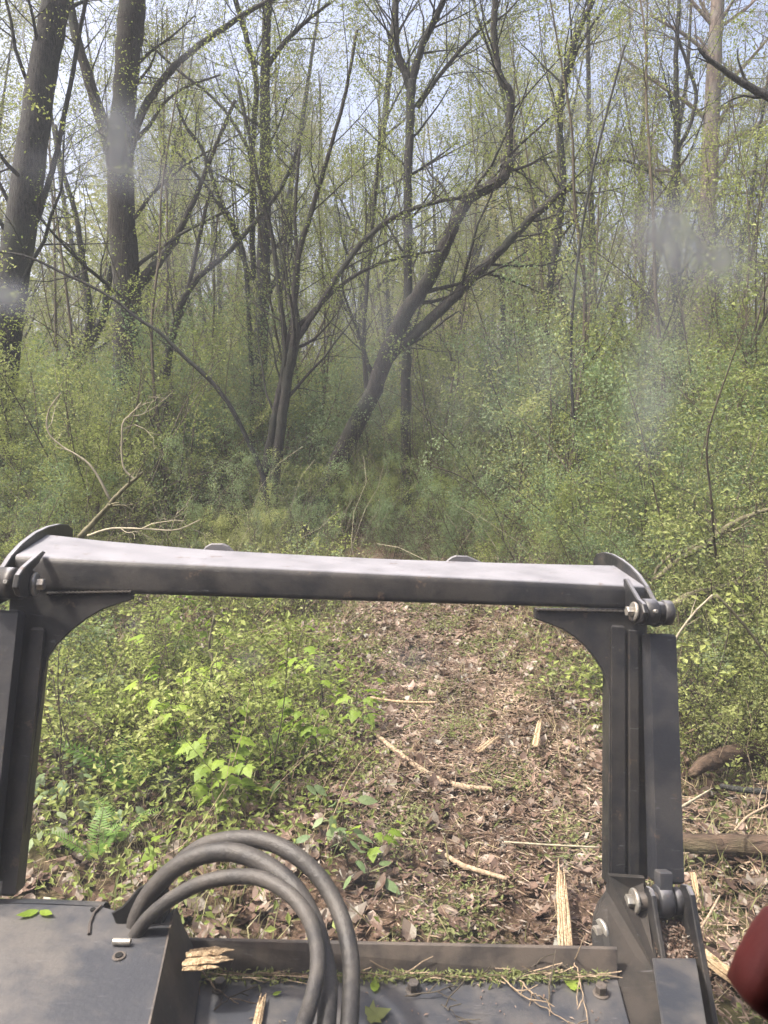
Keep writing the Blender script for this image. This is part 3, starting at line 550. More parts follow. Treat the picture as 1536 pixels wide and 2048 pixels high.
# ------------------------------------------------------------------ traced trees, nearest and largest
def traced():
    G = lambda x, Y: np.array([W(x, 1000, Y)[0], Y, 0.0])
    T = []
    def tr(label, Y, stems, cfg, bark='bark', leafm='leaf_spring', per=2.0, ls=.05, seed=1, name='broadleaf_tree', cat='tree', base=None, clump=.8, **kw):
        slim = {11: .78, 12: .88, 15: .86, 23: .78, 13: .9}.get(seed, 1.0)
        st = [px([(e[0], e[1], e[2] * slim, *e[3:]) for e in s], Y, seed=seed) for s in stems]; bx = st[0][0][0]; 
        plant(name, label, cat, np.array([bx[0], bx[1], 0.0]), st, cfg, bark, leafm, per, ls, seed, clump=clump, **kw)
    tr('thick grey trunk leaning right at the left edge of the photo', 11.5,
       [[(-22, 1100, 90), (-12, 900, 84), (2, 740, 80), (18, 600, 78), (38, 480, 74), (58, 340, 72), (80, 180, 66), (105, 40, 62), (118, -90, 56), (132, -330, 44)],
        [(60, 470, 22), (85, 400, 16), (105, 340, 13), (135, 200, 11), (175, -20, 9)]], CFG_BIG, per=2.6, ls=.034, seed=11, k=16, lump=.03)
    tr('thickest straight grey trunk forking near the top, second trunk from the left edge', 13.2,
       [[(252, 1090, 84), (252, 960, 64), (252, 800, 60), (254, 640, 62), (254, 560, 60), (243, 430, 58), (242, 300, 54), (250, 180, 50), (262, 40, 56), (272, -120, 48), (285, -330, 36)],
        [(255, 590, 40), (285, 560, 26), (320, 520, 19), (345, 490, 15), (362, 455, 13), (390, 395, 11), (420, 320, 9), (470, 200, 8, -.6)],
        [(235, 330, 44), (215, 270, 32), (192, 205, 25), (172, 140, 22), (150, 60, 20), (132, -40, 18), (110, -200, 12)],
        [(262, 280, 18), (290, 215, 16), (330, 155, 15), (375, 110, 13), (440, 62, 12), (500, 22, 10), (600, -30, 8)],
        [(262, 288, 10), (300, 250, 8), (325, 210, 6), (370, 175, 5), (440, 150, 4)]], CFG_BIG, per=2.6, ls=.034, seed=12, k=18, lump=.03, bark='bark_brown')
    tr('slender dark straight tree with vines between the forked trunk and the leaning trunk', 14.0,
       [[(512, 1040, 34), (514, 900, 30), (518, 760, 30), (524, 620, 29), (528, 480, 26), (530, 340, 23), (530, 200, 20), (532, 80, 18), (545, -100, 14)],
        [(506, 560, 12), (504, 420, 12), (505, 300, 11), (512, 160, 11), (488, 60, 11), (462, -30, 10)],
        [(536, 130, 12), (570, 85, 10), (610, 45, 8), (660, 5, 6)],
        [(512, 330, 9), (470, 250, 7), (420, 190, 6), (355, 140, 5), (285, 75, 4)]], CFG_MID, seed=13, per=4, ls=.034, k=10)
    tr('two crossed dark stems rising from one root, left of the leaning trunk', 10.8,
       [[(540, 1105, 26), (545, 1000, 24), (556, 900, 22), (568, 800, 22), (582, 720, 22), (592, 660, 20), (588, 590, 14), (600, 500, 11), (630, 400, 10), (660, 300, 8), (690, 190, 7), (714, 60, 6)],
        [(534, 1080, 20), (528, 960, 18), (545, 860, 16), (560, 780, 14), (572, 700, 13), (560, 600, 10), (545, 480, 9), (520, 380, 8), (500, 280, 7), (475, 160, 6)],
        [(592, 680, 14), (640, 610, 12), (690, 530, 11), (740, 470, 11), (800, 428, 9), (870, 405, 8), (930, 392, 7), (990, 365, 5)],
        [(590, 660, 10), (660, 590, 8), (720, 545, 7), (800, 515, 6), (880, 500, 4)],
        [(570, 720, 9), (596, 560, 6), (590, 430, 6), (600, 290, 5)]], CFG_MID, seed=14, per=4.2, ls=.03, k=9, bark='bark_brown')
    tr('thick leaning trunk with a knobbly bend and a long broken limb pointing right', 11.6,
       [[(590, 1095, 46), (622, 1030, 42), (660, 955, 44), (705, 860, 42), (742, 790, 38), (775, 700, 40), (810, 625, 34), (850, 570, 32), (885, 500, 30), (912, 440, 27), (940, 395, 27), (985, 370, 25), (1012, 345, 24), (1014, 322, 24), (1004, 318, 10)],
        [(1008, 335, 20), (1018, 300, 17), (1019, 240, 16), (1020, 190, 17), (1000, 150, 16), (992, 110, 13), (988, 60, 14), (990, 10, 14), (985, -80, 12), (970, -300, 8)],
        [(768, 725, 26), (805, 690, 24), (850, 650, 24), (900, 602, 23), (940, 560, 24), (985, 518, 20), (1030, 470, 18), (1075, 425, 17), (1118, 390, 16), (1146, 370, 13)],
        [(738, 815, 14), (728, 700, 10), (735, 560, 8), (750, 400, 7), (760, 250, 6)]], CFG_MID[:2], seed=15, per=3.2, ls=.03, k=12, lump=.06, bark='bark_brown')
    tr('straight grey trunk forking into a narrow V near the top, just behind the leaning trunk', 12.6,
       [[(812, 1050, 22), (812, 860, 21), (813, 700, 20), (816, 560, 18), (815, 420, 17), (818, 300, 17), (822, 200, 18), (822, 160, 20)],
        [(822, 180, 17), (808, 140, 13), (794, 90, 11), (792, 0, 10), (790, -120, 8)],
        [(822, 175, 16), (838, 110, 13), (862, 55, 12), (885, 5, 11), (925, -100, 8)],
        [(835, 215, 8), (880, 150, 8), (930, 90, 7), (985, 35, 5)]], CFG_MID, seed=16, per=4, ls=.033, k=10)
    tr('wavy thin dark trunk right of the broken limb', 14.5,
       [[(1068, 1060, 15), (1080, 860, 13), (1088, 720, 14), (1096, 600, 14), (1112, 500, 14), (1122, 410, 14), (1126, 350, 13), (1120, 260, 11), (1124, 180, 13), (1138, 120, 12), (1162, 50, 11), (1190, -10, 10), (1230, -160, 7)],
        [(1124, 200, 7), (1155, 100, 6), (1205, 20, 4)]], CFG_MID, seed=17, per=2.0, ls=.04, k=8)
    tr('dark upright trunk with crooked forks below the pine', 16.5,
       [[(1352, 1060, 24), (1356, 860, 21), (1358, 700, 20), (1352, 560, 17), (1352, 420, 15), (1354, 300, 13), (1354, 230, 12), (1352, 130, 9), (1358, 0, 7)],
        [(1354, 300, 8), (1380, 250, 7), (1392, 190, 7), (1375, 130, 6), (1350, 60, 5)],
        [(1352, 400, 7), (1300, 345, 6), (1240, 320, 5), (1180, 330, 4)],
        [(1356, 620, 10), (1400, 520, 8), (1460, 430, 6)]], CFG_MID, seed=18, per=1.4, ls=.04, k=8)
    tr('crooked stem bent like an elbow, between the two thickest trunks', 15.5,
       [[(112, 1000, 26), (120, 860, 24), (124, 780, 24), (130, 735, 22), (150, 710, 18), (172, 695, 16), (205, 640, 15), (218, 560, 12), (240, 470, 9)],
        [(172, 700, 16), (178, 620, 14), (165, 520, 12), (152, 430, 10), (125, 340, 9), (110, 250, 7)]], CFG_MID, seed=19, per=1.8, ls=.045, k=8)
    tr('slim leaning stem right of the thickest trunk', 12.2,
       [[(372, 1090, 17), (362, 980, 16), (340, 880, 15), (330, 780, 14), (340, 690, 14), (362, 610, 13), (400, 550, 12), (450, 510, 10), (500, 455, 9), (560, 380, 8), (598, 290, 6)],
        [(345, 800, 10), (338, 720, 9), (380, 560, 8), (402, 460, 7), (420, 380, 6)]], CFG_THIN, seed=20, per=3, ls=.04, k=7, bark='bark_brown')
    tr('long thin arching branch sweeping down from the left edge', 9.4,
       [[(535, 1010, 11), (525, 950, 11), (495, 880, 10.5), (462, 815, 10), (422, 762, 10), (370, 715, 9), (320, 665, 8), (280, 640, 7), (215, 590, 6), (130, 548, 6), (50, 512, 5), (-40, 500, 4)]], [(6, .2, 45, .7, .5, .4, .2, .04, 3, 5), (3, .2, 45, .3, .2, .5, .2, 0, 3, 4)], seed=21, per=1.6, ls=.04, k=6, name='arching_sapling', cat='sapling')
    tr('thin diagonal stem crossing the open sky, upper left', 12.8,
       [[(505, 900, 11), (502, 700, 10), (485, 500, 9), (440, 400, 8), (405, 300, 7), (370, 250, 6), (352, 200, 5)],
        [(502, 560, 9), (450, 430, 7), (385, 340, 6), (350, 300, 4)]], CFG_THIN, seed=22, per=2, ls=.04, k=6, name='thin_sapling', cat='sapling')
    # pine, far right, sunlit
    Y = 27
    L = [[(1398, 900, 44), (1405, 640, 42), (1412, 480, 40), (1420, 330, 38), (1426, 180, 34), (1432, 60, 30), (1440, -80, 26), (1450, -300, 16)]]
    for s in ([(1416, 440, 12), (1360, 350, 10), (1310, 340, 8), (1250, 300, 6)], [(1420, 300, 12), (1480, 270, 10), (1560, 230, 8)], [(1420, 360, 10), (1480, 350, 8), (1560, 345, 6)], [(1424, 250, 12), (1380, 210, 10), (1320, 170, 8), (1240, 110, 5)],
              [(1428, 190, 11), (1490, 130, 8), (1550, 60, 6)], [(1430, 120, 10), (1370, 70, 8), (1300, 30, 6)], [(1418, 400, 9), (1480, 385, 7), (1550, 400, 5)], [(1424, 220, 9), (1500, 200, 7), (1580, 130, 5)], [(1414, 480, 9), (1340, 470, 7), (1270, 490, 4)], [(1432, 60, 9), (1500, 10, 7), (1560, -60, 5)], [(1432, 60, 9), (1360, -20, 7), (1290, -60, 5)], [(1416, 420, 9), (1350, 420, 7), (1290, 400, 5)]):
        L.append(s)
    tr('tall pine with sunlit orange bark and bare side limbs in the upper right', Y, L, [(10, .3, 45, 2.0, 1.1, .4, .14, .03, 4, 6), (6, .3, 45, .9, .5, .5, .2, .02, 3, 4)], seed=23, bark='pine_bark', leafm='needle', per=11, ls=.13, k=12, name='pine_tree', spread=.2, asp=.12, clump=.95)
    tr('bare sloping branch entering from the right edge near the top', 9.0,
       [[(1620, 260, 22, .3), (1560, 205, 18), (1510, 180, 15), (1470, 155, 12), (1420, 120, 9), (1395, 95, 6)]], CFG_BARE, seed=24, per=.6, k=7, name='overhanging_branch', cat='branch')
    tr('thin curved sapling arching over the track toward the upper right', 8.8,
       [[(1190, 1120, 7), (1155, 900, 6), (1142, 700, 6), (1158, 500, 5), (1195, 300, 5), (1250, 90, 4)],], CFG_THIN, seed=25, per=2.2, ls=.035, k=5, name='thin_sapling', cat='sapling')
traced()

# pale bare twigs and arching branches close by
def bare(label, pts, name='bare_branch', mat='pale_twig', cat='branch', seed=1, cfg=None, k=7, group=None):
    rng = np.random.default_rng(seed); P = np.array([W(x, y, Y) for x, y, wd, Y in pts]); r = np.array([wd / 2 / FPX * Y for x, y, wd, Y in pts])
    S = smooth_path(np.column_stack([P, r]), len(pts) * 5); S[:, :3] += rng.normal(size=(len(S), 3)) * S[:, 3:4] * .12
    mb = MB(); tube(mb, S[:, :3], S[:, 3], k, lump=.05, rng=rng)
    lp = []; sprout(mb, lp, S[:, :3], S[:, 3], 0, cfg or [(4, .3, 45, .35, .2, .6, .25, .05, 4, 5), (2, .3, 45, .15, .1, .6, .3, 0, 3, 4)], rng)
    o = mb.build(name, M[mat], None, True, origin=P[0]); tag(o, label, cat, group); return o
bare('pale bare branch with a zigzag bend above the left end of the push bar', [(222, 1003, 6, 5.4), (180, 930, 4.5, 5.4), (120, 890, 3.5, 5.4), (95, 860, 3.5, 5.4), (98, 820, 3, 5.4), (122, 785, 2, 5.4)], seed=31)
bare('pale upright forked twig beside the zigzag branch', [(270, 960, 5, 5.5), (246, 930, 3.5, 5.5), (245, 850, 3.5, 5.5), (262, 830, 3, 5.5), (282, 805, 2, 5.5)], seed=32)
bare('dark slanting stick rising from the left end of the push bar', [(160, 1075, 14, 5.2), (200, 1030, 11, 5.2), (240, 985, 9, 5.2), (285, 945, 5, 5.2)], mat='olive_bark', seed=33)
bare('pale thin twig lying along the bushes just above the push bar', [(175, 1072, 5, 5.0), (220, 1058, 5, 5.0), (290, 1058, 4, 5.0), (350, 1060, 3, 5.0), (400, 1040, 2, 5.0)], seed=34)
bare('olive arching branch running to the right edge behind the right pin', [(1338, 1215, 15, 4.6), (1380, 1190, 15, 4.6), (1430, 1180, 15, 4.7), (1490, 1166, 14, 4.8), (1600, 1160, 12, 4.9)], mat='olive_bark', seed=35, name='arching_branch')
bare('straight olive branch slanting up right of the bar end', [(1310, 1160, 12, 5.2), (1360, 1120, 12, 5.2), (1420, 1085, 13, 5.2), (1470, 1045, 11, 5.2), (1560, 1010, 9, 5.2)], mat='olive_bark', seed=36, name='arching_branch')
bare('low curved branch arching above the round end plate', [(1300, 1185, 8, 5.6), (1320, 1130, 8, 5.6), (1370, 1100, 9, 5.6), (1430, 1090, 8, 5.6), (1560, 1100, 6, 5.6)], mat='olive_bark', seed=37, name='arching_branch')
bare('pale curved twig beside the right link rod', [(1334, 1330, 5, 3.6), (1350, 1280, 5, 3.6), (1385, 1230, 5, 3.6), (1425, 1190, 4, 3.6)], seed=38, cfg=[(3, .4, 40, .12, .08, .6, .2, .1, 3, 4)])
bare('straight thin twig slanting down to the right edge', [(1432, 1190, 6, 3.9), (1480, 1240, 6, 3.9), (1540, 1320, 5, 3.9)], seed=39, cfg=[(2, .4, 40, .12, .08, .6, .2, .1, 3, 4)], mat='olive_bark')
bare('long curved stem standing left of the bright seedlings', [(632, 1565, 9, 4.1), (560, 1495, 8, 4.3), (505, 1440, 8, 4.5), (450, 1370, 7, 4.6), (420, 1300, 6, 4.7), (428, 1230, 4, 4.7)], seed=40, mat='olive_bark', cfg=[(4, .4, 45, .25, .2, .5, .2, .1, 3, 4)])
bare('dark curved stem trailing over the seedlings', [(500, 1400, 6, 5.2), (540, 1340, 5, 5.2), (600, 1375, 5, 5.2), (680, 1360, 5, 5.2), (745, 1395, 4, 5.0)], seed=41, mat='olive_bark', cfg=[(3, .4, 45, .25, .2, .5, .2, .1, 3, 4)])

# ------------------------------------------------------------------ background woods: prototypes then copies
def protos():
    out = {}
    def stem(h, r, lean, rng, n=8, wob=.05):
        P = wander((0, 0, -.1), (lean * rng.normal(), lean * rng.normal(), 1), h, n, wob, .03, rng); return P, np.linspace(r, r * .2, n)
    O = np.zeros(3)
    out['tall'] = []
    for s in range(5):
        rng = np.random.default_rng(100 + s); h = 13 + 4 * rng.random()
        st = [stem(h, .11 + .06 * rng.random(), .06, rng, 10)]
        cfg = [(20, .18, 48, 3.0, 1.4, .38, .1, .05, 4, 7), (6, .15, 42, 1.3, .8, .5, .14, .02, 3, 5), (5, .1, 45, .6, .45, .5, .2, 0, 3, 3)]
        out['tall'].append(plant('background_tree', 'slender tree in young leaf standing deeper in the woods behind the thicket', 'tree', O, st, cfg, 'bark', 'leaf_canopy', 13, .075, 200 + s, spread=.13, group='trees deeper in the woods', k=7, clump=.85))
    out['sapling'] = []
    for s in range(6):
        rng = np.random.default_rng(300 + s); h = 5.5 + 4 * rng.random()
        st = [stem(h, .02 + .02 * rng.random(), .18, rng, 9, .07)]
        if s % 2: st.append(stem(h * .8, .018, .3, rng, 8, .08))
        out['sapling'].append(plant('sapling', 'thin leafy sapling growing among the thicket bushes', 'sapling', O, st, [(12, .12, 42, 1.4, .7, .5, .12, .07, 3, 6), (6, .1, 42, .7, .45, .5, .18, .02, 3, 4)], 'twig', 'leaf_spring', 9, .042, 400 + s, spread=.06, group='saplings in the thicket', k=5, clump=.8))
    out['shrub'] = []
    for s in range(7):
        rng = np.random.default_rng(500 + s); st = []
        for q in range(11):
            a = rng.random() * 6.28; sp = .15 + .55 * rng.random(); h = 1.5 + 1.7 * rng.random()
            P = wander((.25 * math.cos(a) * rng.random(), .25 * math.sin(a) * rng.random(), -.05), (sp * math.cos(a), sp * math.sin(a), 1), h, 8, .10, -.03, rng); st.append((P, np.linspace(.010 + .008 * rng.random(), .003, 8)))
        lm = ['leaf_shrub', 'leaf_blue', 'leaf_shrub', 'leaf_spring', 'leaf_shrub', 'leaf_blue', 'leaf_spring'][s]
        out['shrub'].append(plant('thicket_shrub', 'many-stemmed small-leaved green bush in the thicket', 'shrub', O, st, [(7, .15, 50, .75, .4, .5, .15, .02, 3, 5), (5, .1, 50, .4, .22, .5, .2, 0, 3, 4)], 'twig', lm, 15.0, .034, 600 + s, spread=.05, group='bushes in the thicket', k=4, trunkname='stems', crownname='foliage', clump=.7, asp=.55))
    out['low'] = []
    for s in range(5):
        rng = np.random.default_rng(700 + s); st = []
        for q in range(6):
            a = rng.random() * 6.28; sp = .2 + .5 * rng.random(); h = .35 + .45 * rng.random()
            P = wander((.1 * math.cos(a) * rng.random(), .1 * math.sin(a) * rng.random(), -.03), (sp * math.cos(a), sp * math.sin(a), 1), h, 7, .12, .0, rng); st.append((P, np.linspace(.0045, .0018, 7)))
        out['low'].append(plant('low_shrub', 'knee-high leafy yellow-green shrub', 'shrub', O, st, [(5, .3, 50, .26, .14, .6, .15, .02, 3, 4), (3, .2, 50, .13, .08, .6, .2, 0, 3, 3)], 'twig', ['leaf_spring', 'cover', 'leaf_spring', 'leaf_blue', 'leaf_spring'][s], 5.5, .029, 750 + s, spread=.022, group='knee-high shrubs', k=4, trunkname='stems', crownname='foliage', asp=.6, up=.6))
    return out
PR = protos()
rngp = np.random.default_rng(99)
def region(x, y):
    u = 768 + FPX * x / y
    return ['at the left edge', "behind the bar's left end", 'around the leaning trunk', "behind the bar's right half", 'at the right edge'][int(np.searchsorted([210, 540, 830, 1180], u))]
def shrub_label(x, y, k):
    c = ['olive green', 'bluish green', 'olive green', 'yellow-green', 'olive green', 'bluish green', 'yellow-green'][k]; r = region(x, y); d = 'front' if y < 9.5 else 'middle' if y < 14 else 'rear'
    return f'{c} small-leaved bush in the {d} of the thicket {r}', f'{c} bushes, {d} of the thicket, {r}'
def sapling_label(x, y, k):
    r = region(x, y); c = ['single-stemmed', 'twin-stemmed'][k % 2]; d = 'nearer' if y < 14 else 'farther'; return f'thin {c} leafy sapling among the {d} bushes {r}', f'{c} saplings, {d}, {r}'
def tree_label(x, y, k):
    r = region(x, y); d = 'just behind the thicket' if y < 27 else 'farther back in the woods' if y < 40 else 'farthest back in the woods'; return f'slender tree in young leaf {d}, {r}', f'slender trees {d}, {r}'
def place(protos, spots, labels=None):
    for i, (x, y, s, lab) in enumerate(spots):
        k = int(rngp.integers(0, len(protos))); p = protos[k]; rz = rngp.random() * 6.28; sc = (s * (.85 + .3 * rngp.random()), s * (.85 + .3 * rngp.random()), s * (.9 + .25 * rngp.random()))
        z = float(hgt(x, y)) if abs(x) < 12 and y < 20 else 0
        if not p.get('used'):
            p['used'] = 1; p.location = (x, y, z); p.rotation_euler = (0, 0, rz); p.scale = sc; o = p
        else: o = copy_thing(p, (x, y, z), rz, sc)
        if labels: o['label'], o['group'] = labels(x, y, k)
def infov(x, y, m=1.0): return abs(x) < .5 * y + m
sp = []
while len(sp) < 78:                       # tall trees beyond
    y = 19 + 38 * rngp.random() ** .8; x = (rngp.random() - .5) * 2 * (.55 * y + 1.5)
    if y < 26 and x > 6: continue
    sp.append((x, y, .8 + .5 * rngp.random(), None))
place(PR['tall'], sp, tree_label)
sp = []
while len(sp) < 90:
    y = 8.5 + 14 * rngp.random(); x = (rngp.random() - .5) * 2 * (.52 * y + 1)
    if -.22 < x / y < .16 and y < 12.8: continue
    if y < 13.6 and (-.39 < x / y < -.29 or x / y < -.43): continue
    sp.append((x, y, .7 + .5 * rngp.random(), None))
place(PR['sapling'], sp, sapling_label)
sp = []; tries = 0
while len(sp) < 190 and tries < 9000:
    tries += 1
    y = 5.0 + 15 * rngp.random() ** .9; x = (rngp.random() - .5) * 2 * (.52 * y + 1.2)
    if trail(x, y) > 0 and y < 10.5: continue
    if y < 8.6 and -3.6 < x < 1.8: continue
    if y < 9.5 and -2.2 < x < 1.5: continue
    s = .75 + .5 * rngp.random()
    if y < 9: s *= .75
    if -.22 < x / y < .12 and y < 11.6: s *= .58
    if x < 0 and y < 9: s *= .8
    if any((x - a) ** 2 + (y - b) ** 2 < .3 for a, b, *_ in sp): continue
    sp.append((x, y, s, None))
for x, y, s in ((2.0, 4.1, .36), (2.35, 4.5, .42), (1.9, 4.9, .40), (2.8, 4.2, .5), (2.4, 5.4, .5), (2.1, 3.6, .26), (1.75, 5.6, .42), (2.6, 3.8, .35), (1.85, 4.4, .3), (2.1, 6.2, .5), (3.0, 5.4, .55), (2.9, 6.5, .55), (1.9, 6.4, .4), (-1.9, 8.2, .4), (-3.6, 5.6, .42), (-.5, 9.3, .4), (.1, 9.6, .42), (.6, 9.2, .38), (1.0, 9.0, .42), (-.9, 8.8, .36), (-1.5, 8.3, .36), (.35, 10.2, .5), (-.3, 10.6, .5), (1.4, 8.6, .45), (-3.3, 6.4, .45), (-3.0, 7.4, .5), (-3.9, 7.2, .6), (-2.3, 8.4, .5), (1.8, 7.0, .45), (1.6, 8.2, .5), (-1.4, 9.0, .45)): sp.append((x, y, s, None))
place(PR['shrub'], sp, shrub_label)
def low_label(x, y, k):
    c = ['yellow-green', 'olive green', 'yellow-green', 'bluish green', 'yellow-green'][k]; r = ['beside the left post', 'among the bright seedlings', 'at the left track edge', 'right of the track'][int(np.searchsorted([240, 520, 900], 768 + FPX * x / y))]; d = 'just under the push bar' if y > 5.6 else 'halfway to the push bar' if y > 4.2 else 'nearest the machine'
    return f'knee-high {c} leafy shrub {r}, {d}', f'knee-high {c} shrubs {r}, {d}'
sp = []
for _ in range(4000):
    if len(sp) >= 42: break
    y = 3.4 + 5.2 * rngp.random(); x = (rngp.random() - .5) * 2 * (.5 * y + .3)
    if trail(x, y) > .05 or (x > .4 and y > 5) or any((x - a) ** 2 + (y - b) ** 2 < .05 for a, b, *_ in sp): continue
    if y < 4.2 and rngp.random() < .6: continue
    if -1.5 < x < -.2 and 4 < y < 6 and rngp.random() < .6: continue
    sp.append((x, y, .7 + .5 * rngp.random(), None))
place(PR['low'], sp, low_label)
for k in PR:
    for p in PR[k]:
        if p.get('used'): del p['used']
        else:
            for c in list(p.children): bpy.data.objects.remove(c)
            bpy.data.objects.remove(p)

# far woods that read as one mass
def far_woods():
    rng = np.random.default_rng(5); mb = MB(); n = 150000
    a = (rng.random(n) - .5) * 1.5; d = 58 + 30 * rng.random(n); top = 13 + 5 * np.sin(a * 14) + 3 * np.sin(a * 37 + 1)
    z = top * rng.random(n) ** 1.5; leaves(mb, np.column_stack([np.sin(a) * d, np.cos(a) * d, z]), .42, rng, asp=.7)
    o = mb.build('distant_woods', M['leaf_canopy']); tag(o, kind='stuff')
    q = MB()
    for i in range(260):
        aa = (rng.random() - .5) * 1.4; dd = 50 + 30 * rng.random(); h = 14 + 8 * rng.random(); P = wander((math.sin(aa) * dd, math.cos(aa) * dd, 0), (0, 0, 1), h, 6, .04, .02, rng); tube(q, P, np.linspace(.16, .03, 6), 5)
    o = q.build('distant_trunks', M['bark']); tag(o, kind='stuff')
far_woods()

# ------------------------------------------------------------------ ground stuff
def scatter(n, y0, y1, rng, dens=None, pw=1.0, m=.6):
    out = []
    tot = 0
    while tot < n:
        k = n * 2; u = rng.random(k) ** pw; y = y0 + (y1 - y0) * u; x = (rng.random(k) - .5) * 2 * (.52 * y + m)
        # uniform area in a wedge: thin near rows
        keep = rng.random(k) < (.52 * y + m) / (.52 * y1 + m)
        if dens is not None: keep &= rng.random(k) < dens(x, y)
        out.append(np.column_stack([x[keep], y[keep]])); tot += keep.sum()
    return np.concatenate(out)[:n]
rg = np.random.default_rng(55)
nz2 = lambda x, y: .5 + .25 * np.sin(2.3 * x + 1.1 * y) + .25 * np.sin(3.7 * y - 2.9 * x + 1.3) 
def on(P, up=0.0): return np.column_stack([P[:, 0], P[:, 1], hgt(P[:, 0], P[:, 1]) + up])
def dirs(n, flat, rg):
    Nn = rg.normal(size=(n, 3)) * flat; Nn[:, 2] = 1; Nn /= np.linalg.norm(Nn, axis=1)[:, None]
    a = rg.random(n) * 6.283; D = np.column_stack([np.cos(a), np.sin(a), np.zeros(n)]); D -= Nn * np.sum(D * Nn, 1)[:, None]; D /= np.linalg.norm(D, axis=1)[:, None]
    return Nn, D
# dead leaves
P = scatter(26000, 1.9, 9.5, rg, lambda x, y: .55 + .45 * nz2(x, y), pw=.9); n = len(P); Nn, D = dirs(n, .38, rg); mb = MB()
sz = .035 + .06 * rg.random(n) ** 1.5; C = on(P, .01 + .02 * rg.random(n)); h = n // 3
shaped(mb, C[:h], Nn[:h], D[:h], sz[:h], MAPLE * (1, 1), .35); shaped(mb, C[h:], Nn[h:], D[h:], sz[h:], OVAL * (1.3, 1), .5)
tag(mb.build('leaf_litter', M['litter']), kind='stuff')
# wood chips and straw
def chips(n, dens, lo, hi, wd, name, y1=10, mat='chip', yy=2.0, flat=.25):
    P = scatter(n, yy, y1, rg, dens, pw=.9); n = len(P); Nn, D = dirs(n, flat, rg); S = np.cross(Nn, D); L = (lo + (hi - lo) * rg.random(n) ** 2.2)[:, None]; w_ = (wd * (.4 + 1.0 * rg.random(n)))[:, None] * .5
    C = on(P, .018 + .03 * rg.random(n)); C[:, 2] += 0; b = L * .5; c = (rg.random((n, 1)) - .5) * .3 * L
    X = np.stack([C - D * b, C - D * b * .3 + S * (w_ + c * .3) , C + D * b, C - D * b * .2 - S * (w_ - c * .3), C + Nn * w_ * .9], 1)
    base = np.arange(n)[:, None, None] * 5; tri = np.array([[0, 1, 4], [1, 2, 4], [2, 3, 4], [3, 0, 4]])[None]
    mb = MB(); mb.add(X.reshape(-1, 3), (base + tri).reshape(-1, 3)); tag(mb.build(name, M[mat]), kind='stuff')
hot = lambda x, y: np.exp(-((x - .75) / .55) ** 2 - ((y - 4.3) / 1.1) ** 2) + .6 * np.exp(-((x - 1.5) / .4) ** 2 - ((y - 2.8) / .5) ** 2)
chips(22000, lambda x, y: np.clip(trail(x, y) * (.07 + .6 * hot(x, y)) + .25 * (x > .9) * (y < 3.8) + .012, 0, 1), .012, .11, .0075, 'wood_chips')
chips(3600, lambda x, y: np.clip(.35 * trail(x, y) + .15, 0, 1), .05, .22, .0035, 'dry_straw', mat='grass', flat=.35)
chips(34000, lambda x, y: np.clip(.8 * trail(x, y) + .2, 0, 1), .015, .07, .009, 'bark_mulch', mat='litter')
# ground cover: small plants away from the track
def cover(n, dens, size, hgtmax, name, mat, y0=2.0, y1=12, asp=.5, up=.5):
    P = scatter(n, y0, y1, rg, dens, pw=.9); C = on(P, 0); cl = np.abs(nz2(P[:, 0] * 1.7, P[:, 1] * 1.7)); C[:, 2] += .02 + hgtmax * rg.random(len(P)) * (.3 + cl)
    mb = MB(); leaves(mb, C, size, rg, up=up, asp=asp); tag(mb.build(name, M[mat]), kind='stuff')
off = lambda x, y: np.clip(1 - trail(x, y) * 1.15, 0, 1)
leftside = lambda x, y: np.clip((.35 - x) / .5, 0, 1) * off(x, y)
cover(40000, lambda x, y: np.clip(off(x, y) * np.clip(nz2(x * 1.6, y * 1.6) * 1.6 - .5, 0, 1) * np.clip((y - 2.5) / 1.6, .06, 1) + .015, 0, 1), .034, .12, 'ground_cover', 'cover')
cover(15000, lambda x, y: np.clip(leftside(x, y) * np.exp(-((x + .9) / 1.3) ** 2 - ((y - 4.4) / 1.3) ** 2), 0, 1), .035, .28, 'low_undergrowth', 'leaf_spring', y1=8)
cover(60000, lambda x, y: np.clip(off(x, y), 0, 1) * np.clip((y - 5.5) / 2, 0, 1), .04, .5, 'tangled_undergrowth', 'leaf_shrub', y0=5, y1=18)
cover(16000, lambda x, y: np.clip(trail(x, y) * np.clip(nz2(x * 3, y * 2.2) - .45, 0, 1) * 2, 0, 1), .022, .04, 'track_weeds', 'cover', y1=11)
# grass blades
def grass(n, dens, h0, h1, name, y1=9):
    P = scatter(n, 2.0, y1, rg, dens, pw=.9); n = len(P); C = on(P); a = rg.random(n) * 6.28; s = np.column_stack([np.cos(a), np.sin(a), 0 * a]); l = rg.normal(size=(n, 3)) * .45; l[:, 2] = 1
    Hh = (h0 + (h1 - h0) * rg.random(n))[:, None]; w_ = .0022 + .001 * rg.random((n, 1)); mid = C + l * Hh * .55; tip = mid + (l * .6 + rg.normal(size=(n, 3)) * .35 * np.array([1, 1, .6])) * Hh * .5
    X = np.stack([C - s * w_, C + s * w_, mid + s * w_ * .8, tip, mid - s * w_ * .8], 1); base = np.arange(n)[:, None, None] * 5
    mb = MB(); V = X.reshape(-1, 3); b = np.arange(n)[:, None] * 5; mb.add(V, b + np.array([[0, 1, 2, 4]])); mb.f.append(b + np.array([[4, 2, 3]])); tag(mb.build(name, M['grass']), kind='stuff')
grass(24000, lambda x, y: np.clip(off(x, y) * .8 + .2 * nz2(x * 2, y * 2), 0, 1) * np.clip(nz2(x * 2.6, y * 2.1) * 1.3, 0, 1), .04, .18, 'grass')
